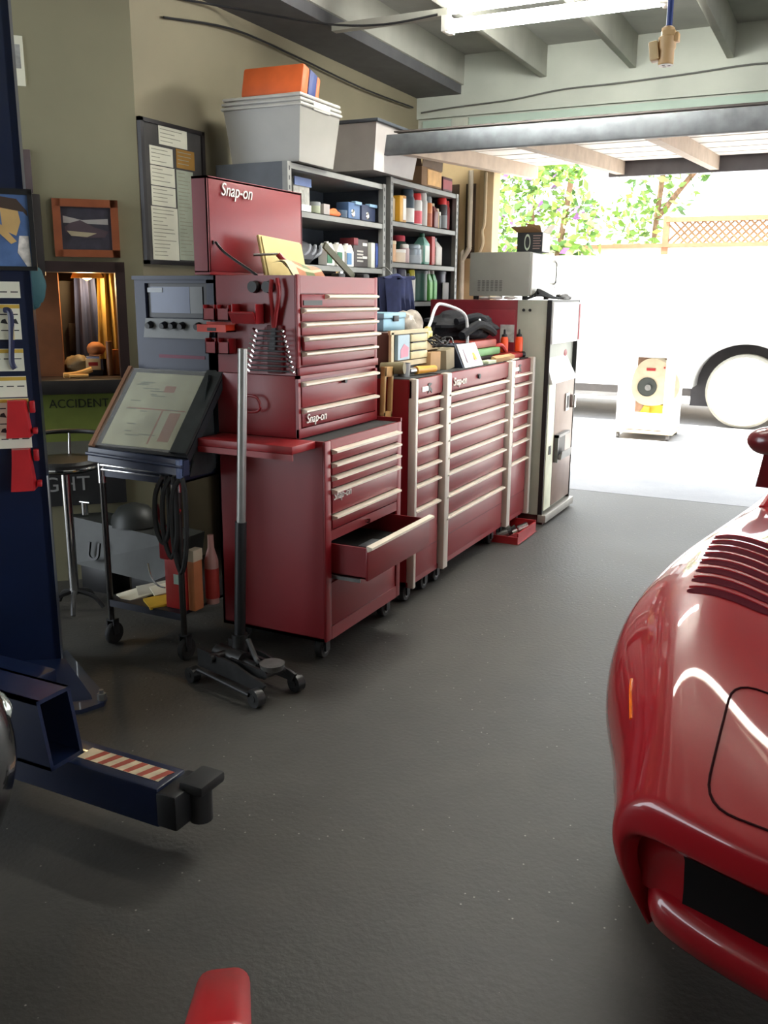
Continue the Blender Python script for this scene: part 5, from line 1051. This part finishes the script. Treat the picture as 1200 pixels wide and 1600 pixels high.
# stations: y, sweep, [(a, z) from centre line out and down]
ST = [
 (.06,.40, [(0,.482),(.25,.482),(.40,.48),(.49,.477),(.54,.467),(.568,.45),(.578,.43),(.58,.39),(.574,.345),(.558,.29),(.535,.22)]),
 (.006,.42, [(0,.49),(.25,.49),(.40,.487),(.50,.482),(.555,.475),(.590,.46),(.602,.435),(.605,.40),(.598,.35),(.578,.29),(.545,.21)]),
 (-.004,.44, [(0,.515),(.25,.515),(.40,.513),(.505,.51),(.562,.503),(.604,.485),(.618,.455),(.621,.42),(.612,.36),(.590,.29),(.55,.21)]),
 (-.006,.45, [(0,.556),(.25,.556),(.40,.554),(.505,.551),(.566,.543),(.612,.512),(.628,.47),(.632,.42),(.622,.365),(.597,.30),(.553,.215)]),
 (.0,.46, [(0,.576),(.25,.576),(.40,.575),(.505,.573),(.570,.563),(.618,.525),(.637,.48),(.641,.43),(.631,.37),(.601,.30),(.556,.215)]),
 (.04,.46, [(0,.591),(.25,.591),(.40,.591),(.51,.591),(.576,.580),(.625,.538),(.646,.486),(.65,.43),(.641,.37),(.611,.30),(.56,.22)]),
 (.16,.42, [(0,.632),(.25,.635),(.40,.642),(.52,.648),(.595,.638),(.655,.585),(.685,.52),(.69,.46),(.678,.40),(.648,.345),(.60,.29)]),
 (.34,.30, [(0,.672),(.25,.676),(.40,.69),(.53,.710),(.615,.705),(.69,.65),(.735,.58),(.752,.51),(.748,.46),(.73,.42),(.70,.40)]),
 (.54,.18, [(0,.705),(.25,.708),(.40,.73),(.54,.766),(.635,.765),(.72,.71),(.785,.63),(.815,.55),(.82,.48),(.81,.42),(.78,.39)]),
 (.76,.08, [(0,.73),(.25,.732),(.40,.755),(.545,.805),(.65,.81),(.74,.765),(.815,.70),(.853,.62),(.862,.55),(.855,.49),(.81,.47)]),
 (1.0,.0, [(0,.75),(.25,.752),(.40,.775),(.55,.832),(.66,.842),(.755,.80),(.83,.74),(.868,.67),(.88,.61),(.87,.56),(.82,.54)]),
 (1.25,.0, [(0,.765),(.25,.767),(.41,.787),(.56,.843),(.67,.855),(.765,.815),(.835,.75),(.868,.67),(.875,.60),(.865,.54),(.82,.51)]),
 (1.42,.0, [(0,.777),(.25,.778),(.42,.795),(.57,.845),(.675,.855),(.765,.815),(.83,.74),(.855,.64),(.855,.52),(.84,.40),(.80,.36)]),
 (1.6,.0, [(0,.787),(.25,.788),(.43,.80),(.575,.842),(.68,.85),(.76,.81),(.815,.72),(.835,.58),(.835,.42),(.82,.28),(.78,.20)]),
 (1.9,.0, [(0,.805),(.25,.805),(.44,.812),(.585,.835),(.68,.838),(.755,.795),(.795,.70),(.81,.56),(.81,.40),(.80,.26),(.76,.18)]),
 (2.3,.0, [(0,.81),(.25,.81),(.45,.812),(.60,.818),(.69,.812),(.755,.765),(.785,.67),(.795,.54),(.795,.40),(.785,.26),(.75,.18)]),
 (2.8,.0, [(0,.80),(.25,.80),(.45,.802),(.60,.805),(.69,.798),(.75,.75),(.78,.66),(.79,.54),(.79,.40),(.78,.26),(.75,.18)]),
 (3.3,.0, [(0,.83),(.25,.83),(.45,.835),(.60,.85),(.70,.85),(.775,.80),(.82,.70),(.84,.58),(.84,.44),(.83,.32),(.79,.26)]),
 (3.7,.0, [(0,.87),(.25,.87),(.45,.88),(.60,.895),(.71,.89),(.80,.83),(.85,.74),(.875,.68),(.88,.66),(.87,.63),(.82,.62)]),
 (4.1,.0, [(0,.87),(.25,.87),(.45,.875),(.60,.88),(.70,.86),(.79,.79),(.84,.68),(.855,.56),(.855,.45),(.84,.34),(.80,.28)]),
 (4.55,.0, [(0,.83),(.25,.83),(.45,.83),(.58,.82),(.66,.80),(.73,.72),(.76,.60),(.765,.50),(.76,.42),(.74,.36),(.70,.32)]),
 (4.68,.0, [(0,.74),(.25,.74),(.45,.74),(.56,.73),(.62,.71),(.66,.64),(.68,.56),(.68,.48),(.67,.42),(.65,.37),(.62,.34)]),
]
rows = []
for y, sw, pts in ST:
    tuck = (0,0,0,0,0,0,0,.0,.02,.05,.09)
    half = [(a, y+sw*a*a+(q if y < .1 else 0), z) for (a, z), q in zip(pts, tuck)]
    rows.append([cw(-a, yy, z) for a, yy, z in half[::-1]]+[cw(a, yy, z) for a, yy, z in half[1:]])
bodym = M().grid(rows)
body = O('body', bodym, PAINT, car, sub=2, ang=180)
bpy.context.view_layer.update()
dg = bpy.context.evaluated_depsgraph_get()
be = body.evaluated_get(dg); bme = be.to_mesh()
off = LOC[car]
bvh = BVHTree.FromPolygons([v.co+off for v in bme.vertices], [tuple(p.vertices) for p in bme.polygons])
be.to_mesh_clear()
def onbody(a, y, lift=0):
    p = cw(a, y, 2); h = bvh.ray_cast(p, Vector((0, 0, -1)))
    return (h[0]+h[1]*(lift if h[1].z > 0 else -lift)) if h[0] else p
def onside(sg, y, z):
    p = cw(2*sg, y, z); d_ = (cw(0, y, z)-p).normalized(); h = bvh.ray_cast(p, d_)
    return h[0] if h[0] else cw(.75*sg, y, z)
# pop-up headlight door: a seam round a rounded panel
def rrect(pts, r, n=6):
    out = []; N = len(pts)
    for i in range(N):
        p, a, b = Vector(pts[i]), Vector(pts[i-1]), Vector(pts[(i+1) % N])
        u, w = (a-p).normalized(), (b-p).normalized()
        for k in range(n+1):
            t = k/n; q0 = p+u*r*(1-t); q1 = p+w*r*t; out.append(q0*(1-t)+q1*t if False else p+u*r*(1-t)**2+w*r*t**2)
    return out
def dense(pts, step=.02):
    out = []; N = len(pts)
    for i in range(N):
        a, b = pts[i], pts[(i+1) % N]; n = max(1, int((b-a).length/step))
        out += [a+(b-a)*k/n for k in range(n)]
    return out
for sg, lb in ((-1,'headlight door nearest the camera'), (1,'headlight door at the far side of the nose')):
    c = dense(rrect([(.44*sg,.13),(.465*sg,.50),(.13*sg,.46),(.12*sg,.06)], .075), .015)
    seam = O('headlight_seam', M().tube([onbody(p.x, p.y, .0004) for p in c], .003, 6, False, True), mat('seam_dark', (40,6,10), .9, spec=.1), car)
# louvers let into the fender tops
DARKL = mat('louver_dark', (74,14,26), .9, var=0, spec=.05)
for sg in (-1, 1):
    for i in range(8):
        y = .86+.072*i; a0, a1 = .44+.0*i, .668+.006*i
        if sg < 0 or i % 1 == 0:
            N = 14; lo = []; hi = []; rg = []
            for j in range(N+1):
                a = (a0+(a1-a0)*j/N)*sg; e = 1-abs(2*j/N-1)**10
                lo.append(onbody(a, y-.021*max(e,.3), .0015)); hi.append(onbody(a, y+.021*max(e,.3), .0015)); rg.append(onbody(a, y+.0245, .0005))
            k = M().grid([lo, hi]); k.mi(1).tube(rg, .0035, 6, False)
            O('louver', k, [DARKL, PAINT], car)
# nose details
GA = (-.585,-.56,-.48,-.3,0,.3,.48,.56,.585)
O('nose_recess', M().grid([[cw(a, y+.36*a*a, z) for a in GA] for y, z in ((.05,.478),(.085,.44),(.10,.37),(.10,.315),(.10,.31))]), PAINT, car)
O('grille', M().grid([[cw(a, y+.36*a*a, z) for a in (-.47,-.3,-.15,0,.15,.3,.47)] for y, z in ((.06,.462),(.078,.44),(.094,.36),(.094,.30))]), mat('grille_black', (10,10,11), .7, spec=.2), car)
rws = []
A_ = [-.575,-.555,-.50,-.36,-.18,0,.18,.36,.50,.555,.575]
for dy, z in ((.14,.335),(.06,.332),(.02,.322),(.005,.30),(.0,.275),(.015,.245),(.035,.215),(.08,.195),(.2,.19)):
    rws.append([cw(a, dy+.03+.46*a*a+(.12 if abs(a) > .57 else .02 if abs(a) > .55 else 0), z) for a in A_])
O('front_air_dam', M().grid(rws), PAINT, car, sub=2, ang=180)
for sg in (-1, 1):
    O('side_marker', M().tube([onside(sg, .545, .648), onside(sg, .50, .632), onside(sg, .45, .618), onside(sg, .41, .606)], .0045, 6), mat('amber_lens', (255,120,20), .2, var=0), car)
    O('park_lamp', M().box(0,.11,0,.01,0,.035,.004).xf(CARM @ Matrix.Translation((.30*sg-.055, .10, .255))), mat('clear_lens', (190,170,150), .1, coat=1), car)
    # wheels
    for y, r in ((1.02,.315),(3.68,.33)):
        w = O('wheel', M().lathe((0,0,0), [(.18,-.11),(r*.96,-.115),(r,-.09),(r,.09),(r*.96,.115),(.18,.11)], 36, 'x').xf(CARM @ Matrix.Translation((.68*sg, y, r))), RUBBER, car)
        O('rim', M().lathe((0,0,0), [(.03,-.07),(.17,-.09),(.19,-.12),(.2,-.12),(.2,.12),(.19,.12),(.17,.09),(.03,.07)], 28, 'x').xf(CARM @ Matrix.Translation((.68*sg, y, r))), ALU, w)
    O('door_mirror', M().lump((0,0,0), (.10,.065,.062), .02, 3, 18, 12).xf(CARM @ Matrix.Translation((.72*sg, 2.42, 1.015))).hexa([cw(.72*sg,2.50,.80),cw(.78*sg,2.50,.80),cw(.78*sg,2.56,.80),cw(.72*sg,2.56,.80),cw(.71*sg,2.42,.98),cw(.745*sg,2.42,.98),cw(.745*sg,2.46,.98),cw(.71*sg,2.46,.98)]), mat('mirror_red', (96,12,22), .3, coat=.8), car)
    O('side_window', M().hexa([cw(.64*sg,2.1,.82),cw(.66*sg,3.2,.82),cw(.655*sg,3.2,.82),cw(.635*sg,2.1,.82),cw(.50*sg,2.55,1.14),cw(.50*sg,3.1,1.14),cw(.495*sg,3.1,1.14),cw(.495*sg,2.55,1.14)]), mat('car_glass', (14,16,18), .06, var=0, coat=1), car)
    O('pillar', M().tube([cw(.66*sg,1.98,.815),cw(.59*sg,2.28,.98),cw(.53*sg,2.52,1.13)], .022, 8), PAINT, car)
O('windshield', M().grid([[cw(a, 1.88+.28*a*a, .805) for a in (-.66,-.45,-.22,0,.22,.45,.66)], [cw(a*.89, 2.14+.24*a*a, .99) for a in (-.66,-.45,-.22,0,.22,.45,.66)], [cw(a*.8, 2.42+.2*a*a, 1.14) for a in (-.66,-.45,-.22,0,.22,.45,.66)]]), mat('car_glass', (14,16,18)), car, sub=1, ang=180)
O('roof', M().grid([[cw(a, y, z-.12*a*a) for a in (-.56,-.4,-.2,0,.2,.4,.56)] for y, z in ((2.40,1.145),(2.6,1.185),(2.9,1.19),(3.2,1.15),(3.45,1.07),(3.7,.95),(3.85,.86))]), PAINT, car, sub=2, ang=180)
O('wiper_panel', M().box(-.5,.5,0,.09,0,.006).xf(CARM @ Matrix.Translation((0,1.80,.802))), mat('cowl_black', (16,16,18), .5), car)

# ---------------------------------------------------------------- black car at the left edge
bc = T('black_car', 'black car of which only the front corner shows at the left edge', 'car', (-2.4, .0, 0))
BP = mat('black_car_paint', (10,10,12), .25, var=0, coat=1)
rows = []
for y, w_, prof in ((1.36,.62,[(.30,.45),(.42,.40),(.56,.34),(.66,.36),(.70,.40)]),(1.30,.80,[(.20,.50),(.42,.38),(.58,.30),(.72,.33),(.76,.38)]),(1.12,.85,[(.16,.50),(.42,.37),(.6,.27),(.76,.31),(.81,.37)]),(.6,.87,[(.16,.25),(.42,.25),(.62,.26),(.82,.31),(.87,.37)]),(-.4,.87,[(.16,.25),(.42,.25),(.64,.26),(.88,.32),(.92,.4)]),(-2.4,.86,[(.2,.25),(.42,.25),(.64,.26),(.9,.32),(.95,.4)])):
    L = [(-2.262-w_-.25+i_, y, z) for z, i_ in prof]; Rr = [(-2.262+w_+.25-i_, y, z) for z, i_ in prof[::-1]]
    rows.append(L+[(-2.262-w_*.5, y, prof[-1][0]+.03), (-2.262, y, prof[-1][0]+.04), (-2.262+w_*.5, y, prof[-1][0]+.03)]+Rr)
bm_ = M().grid(rows); n_ = len(rows[0]); bm_.f.append(list(range(n_))); bm_.m.append(0)
O('body', bm_, BP, bc, sub=2, ang=180)
O('headlight', M().lump((-1.67,1.27,.69), (.11,.06,.05), .0, 1), mat('headlight_glass', (206,214,206), .05, var=0, coat=1, metal=.6), bc)
O('headlight', M().lump((-2.93,1.27,.69), (.11,.06,.05), .0, 1), mat('headlight_glass', (206,214,206)), bc)
for x in (-3.05,-1.73):
    for y in (.45,-1.9): O('wheel', M().lathe((x,y,.32), [(.1,-.1),(.31,-.1),(.32,-.08),(.32,.08),(.31,.1),(.1,.1)], 28, 'x'), RUBBER, bc)
O('cabin', M().hexa([(-3.05,-.4,.93),(-1.79,-.4,.93),(-1.79,-2.3,.95),(-3.05,-2.3,.95),(-2.9,-1.0,1.35),(-1.94,-1.0,1.35),(-1.94,-2.0,1.36),(-2.9,-2.0,1.36)]), mat('car_glass', (14,16,18)), bc)

# ---------------------------------------------------------------- outside
TW = mat('trailer_white', (232,232,228), .5, var=.03)
t = T('parked_truck', 'long white truck parked across the driveway outside', 'truck', (-1, 12.9, 0))
poly = [(-7,.47),(-1.72,.47)]
for i in range(15): a = PI-PI*i/14; poly.append((-1.06+.62*math.cos(a), .47+.58*math.sin(a)))
poly += [(4.5,.47),(4.5,2.1),(-6.85,2.1),(-7,2.0)]
O('body', M().prism(poly, 'y', 12.0, 14.2), TW, t)
O('wheel_arch', M().tube([(-1.06+.63*math.cos(PI-PI*i/14), 11.99, .47+.59*math.sin(PI-PI*i/14)) for i in range(15)], .025, 8), mat('arch_grey', (150,150,150), .6), t)
O('arch_liner', M().box(-1.75,-.35,12.5,12.52,.2,1.05), mat('liner_dark', (70,68,70), .8), t)
w = O('wheel', M().lathe((-1.06,12.03,.455), [(.2,0),(.43,.0),(.455,.03),(.455,.22),(.43,.25),(.2,.25)], 40, 'y'), mat('tire_pale', (150,146,134), .8), t)
O('wheel_cover', M().lathe((-1.06,12.0,.455), [(.02,-.035),(.08,-.03),(.1,-.02),(.28,-.03),(.40,-.01),(.42,.03)], 40, 'y'), mat('wheel_white', (232,232,226), .4), w)
O('hub', M().lathe((-1.06,11.965,.45), [(.03,-.02),(.06,-.015),(.065,.02)], 20, 'y'), mat('hub_grey', (150,150,148), .4, .3), w)
O('wheel', M().lathe((-5.4,12.03,.50), [(.2,0),(.47,.0),(.5,.03),(.5,.22),(.47,.25),(.2,.25)], 40, 'y'), RUBBER, t)
O('chassis', M().box(-6.9,4.4,12.7,13.4,.30,.47), mat('chassis_grey', (120,116,114), .8), t)
# blower cart
t = T('blower_cart', 'white framed cart with a round blower housing standing on the driveway', 'blower', (-1.95, 10.8, 0))
CW = mat('cart_white', (236,236,232), .5, var=.03)
x0, x1, y0, y1 = -2.28, -1.66, 10.55, 11.15
f = M()
for x in (x0, x1-.1):
    for y in (y0, y1-.05): f.box(x, x+.1, y, y+.05, .1, 1.015)
e = .002
f.box(x0-e,x1+e,y0-e,y0+.05+e,.93,1.017).box(x0-e,x1+e,y1-.05-e,y1+e,.93,1.017).box(x0-2*e,x0+.1+e,y0+.06,y1-.06,.932,1.016).box(x1-.1-e,x1+2*e,y0+.06,y1-.06,.932,1.016).box(x0+e,x1-e,y0+.004,y0+.046,.112,.30).box(x0+.004,x1-.004,y0+.06,y1-.06,.104,.14)
O('frame', f, CW, t)
O('top_board', M().box(x0-.04,x1+.1,y0-.03,y1+.05,1.02,1.07,.01), CW, t)
O('back_panel', M().box(x0+.1,x1-.1,y1-.06,y1-.05,.14,.93), mat('back_brown', (96,70,52), .8, var=.25, scale=20), t)
hs = M(); pl_ = [(-1.94+(.27+.05*math.cos(a))*math.cos(a), .60+(.27+.04*math.sin(a))*math.sin(a)) for a in [2*PI*i/30 for i in range(30)]]
O('blower_housing', hs.prism(pl_, 'y', 10.70, 10.95), mat('housing_cream', (170,156,132), .5), t)
O('inlet', M().lathe((-1.98,10.69,.585), [(.02,.006),(.10,.004),(.108,-.006),(.108,.012)], 28, 'y'), mat('inlet_dark', (42,46,42), .6), t)
O('fan_hub', M().cyl((-1.965,10.69,.58),(-1.965,10.66,.58),.035), STEEL, t)
O('red_label', M().box(-2.0,-1.90,10.692,10.70,.77,.80).box(-1.81,-1.79,10.692,10.70,.80,.82), REDD, t)
O('stand', M().hexa([(-2.12,10.72,.16),(-1.72,10.72,.16),(-1.72,10.92,.16),(-2.12,10.92,.16),(-2.0,10.74,.38),(-1.80,10.74,.38),(-1.80,10.9,.38),(-2.0,10.9,.38)]).box(-2.0,-1.94,10.68,10.72,.16,.36), mat('stand_yellow', (190,166,50), .5), t)
O('dolly', M().box(x0-.03,x1+.03,y0-.04,y1+.05,.07,.1,.005), mat('dolly_wood', (190,170,140), .7), t)
for x in (x0+.03, x1-.03):
    for y in (y0+.02, y1-.02): O('caster', M().cyl((x-.015,y,.035),(x+.015,y,.035),.035), mat('caster_grey', (90,88,86), .6), t)
k = M().lump((-2.0,10.8,1.10), (.14,.10,.035), .3, 5, flat=1.07); O('white_cloth', k, mat('cloth_white', (236,236,234), .8), label='white cloth heaped on top of the blower cart', cat='cloth')
O('wall_bracket', M().box(-1.78,-1.62,10.75,10.80,1.071,1.10,.005), GREY, label='small grey bracket lying on top of the blower cart', cat='bracket')
# fence
t = T('lattice_fence', 'wooden lattice topped fence beyond the white truck', 'fence', (0, 16.3, 0))
O('boards', M().box(-6,9,16.3,16.34,0,2.42), mat('fence_pale', (222,206,184), .8), t)
O('top_rail', M().box(-2.9,9,16.26,16.36,2.80,2.88), mat('rail_tan', (150,100,70), .7), t)
O('mid_rail', M().box(-6,9,16.26,16.36,2.40,2.46), mat('rail_tan', (150,100,70)), t)
k = M(); x = -2.9
while x < 5.5:
    for sgn in (1, -1):
        xa, xb = (x, x+.36) if sgn > 0 else (x+.36, x)
        k.hexa([(xa-.022,16.30+.006*sgn,2.45),(xa+.022,16.30+.006*sgn,2.45),(xa+.022,16.306+.006*sgn,2.45),(xa-.022,16.306+.006*sgn,2.45),(xb-.022,16.30+.006*sgn,2.81),(xb+.022,16.30+.006*sgn,2.81),(xb+.022,16.306+.006*sgn,2.81),(xb-.022,16.306+.006*sgn,2.81)])
    x += .12
O('lattice', k, mat('lattice_tan', (120,88,58), .8), t)
for x in (-2.9,-.9,1.1,3.1,5.1): O('post', M().box(x-.05,x+.05,16.27,16.37,0,2.9), mat('rail_tan', (150,100,70)), t)
O('house_wall', M().box(-6,9,19,19.2,0,2.9), mat('house_white', (236,234,228), .8), label='white house wall beyond the lattice fence', cat='wall')
# trees and shrubs
LEAF = [mat('leaf_a', (112,146,60), .5, var=.3, scale=3), mat('leaf_b', (150,170,84), .5, var=.3, scale=3), mat('leaf_c', (82,118,60), .5, var=.3, scale=3)]
FLOW = mat('flower_violet', (170,110,190), .6); TRUNK = mat('bark', (120,92,70), .9, var=.3)
def tree(name, lab, x, y, z0, blobs, n, trunk, seed, flowers=0, leaf=.10, cat='tree'):
    rn = random.Random(seed); t = T(name, lab, cat, (x, y, 0), 'trees and shrubs outside'); k = M(); fl = M()
    for i in range(n+flowers):
        bx, by, bz, r = rn.choice(blobs)
        while True:
            u = Vector((rn.uniform(-1,1), rn.uniform(-1,1), rn.uniform(-1,1)))
            if .25 < u.length < 1: break
        p = Vector((bx, by, bz))+Vector((u.x*r, u.y*r, u.z*r*.9)); s = leaf*rn.uniform(.6,1.3)
        a = Vector((rn.uniform(-1,1), rn.uniform(-1,1), rn.uniform(-.6,.6))).normalized(); b = a.orthogonal().normalized(); b.rotate(Matrix.Rotation(rn.uniform(0,6.28), 3, a))
        m = k if i < n else fl
        m.c = rn.choice((0,0,1,2)) if m is k else 0
        m.add([p-a*s, p+b*s*.45, p+a*s, p-b*s*.45], [(0,1,2,3)])
    O('foliage', k, LEAF, t)
    if flowers: O('flowers', fl, FLOW, t, kind='stuff')
    tm = M()
    for q in trunk: tm.tube(q, .05, 7)
    O('trunk', tm, TRUNK, t)
tree('flowering_shrub', 'tall loose flowering shrub with violet blossoms beyond the vending machine', -4.6, 15.2, 0, [(-5.2,15,2.6,.7),(-4.6,15.2,3.2,.7),(-4.1,15,2.7,.6),(-5.0,15.3,3.7,.6),(-4.3,15,3.9,.6),(-5.3,15,1.9,.6),(-4.2,15.1,2.0,.5)], 1500, [[(-4.7,15.2,0),(-4.75,15.2,1.5),(-4.9,15.1,3.2)],[(-4.7,15.2,1.2),(-4.4,15.1,2.2),(-4.2,15,3.4)]], 5, 120)
tree('climbing_bush', 'lower green bush at the left behind the truck', -5.9, 15.6, 0, [(-6.1,15.6,2.4,.8),(-5.7,15.5,3.3,.7),(-6.3,15.4,3.8,.8),(-6.9,15.6,2.9,.8)], 1000, [[(-6,15.6,0),(-6,15.6,2.6),(-6.1,15.5,3.6)]], 8, 60, cat='bush')
tree('garden_tree', 'sparse green tree with hanging branches behind the fence', -3.2, 17.4, 0, [(-3.6,17.2,2.9,.6),(-3.3,17.4,3.6,.8),(-2.7,17.4,4.1,.7),(-2.0,17.4,4.2,.6),(-3.5,17.3,4.5,.9)], 900, [[(-3.3,17.4,0),(-3.3,17.4,2.4),(-3.2,17.4,4.0)],[(-3.3,17.4,2.9),(-2.6,17.4,3.8),(-2.0,17.4,4.2)]], 12)
tree('garden_tree', 'big round green tree standing behind the fence at the right', .6, 18.0, 0, [(.5,18,3.4,.7),(1.4,18,4.2,1.1),(2.4,18,4.0,1.0),(1.2,18.2,5.2,1.1)], 1300, [[(1.2,18,0),(1.2,18,3),(1.2,18,4.6)]], 15)

# ---------------------------------------------------------------- light, sky, camera
w = bpy.data.worlds.new('sky'); SC.world = w; w.use_nodes = True
bg = w.node_tree.nodes['Background']; bg.inputs['Color'].default_value = (.86,.93,1,1); bg.inputs['Strength'].default_value = WORLD
sn = bpy.data.lights.new('sun', 'SUN'); sn.energy = SUN; sn.angle = .01; sn.color = (1,.95,.86)
so = bpy.data.objects.new('sun', sn); COL.objects.link(so)
so.rotation_euler = Vector((.32,.16,-1)).to_track_quat('-Z','Y').to_euler()
pl_ = bpy.data.lights.new('office_lamp', 'POINT'); pl_.energy = LAMP; pl_.color = (1,.66,.30); pl_.shadow_soft_size = .04
po = bpy.data.objects.new('office_lamp', pl_); COL.objects.link(po); po.location = dw(.30,-.26,1.64)
cam = bpy.data.cameras.new('camera'); co = bpy.data.objects.new('camera', cam); COL.objects.link(co); SC.camera = co
cam.sensor_fit = 'VERTICAL'; cam.sensor_height = 24; cam.lens = 1415.17*24/1600; cam.clip_start = .02; cam.clip_end = 200
R_ = Vector((.89369132,.44862,.00747852)); D_ = Vector((.11148108,-.20587356,-.97220782)); F_ = Vector((-.43461224,.8696874,-.23400006))
co.matrix_world = Matrix(((R_.x,-D_.x,-F_.x,0),(R_.y,-D_.y,-F_.y,0),(R_.z,-D_.z,-F_.z,1.6),(0,0,0,1)))
vs = SC.view_settings; vs.view_transform = 'Standard'; vs.look = 'None'; vs.gamma = 1; vs.use_curve_mapping = False; vs.exposure = EXPO
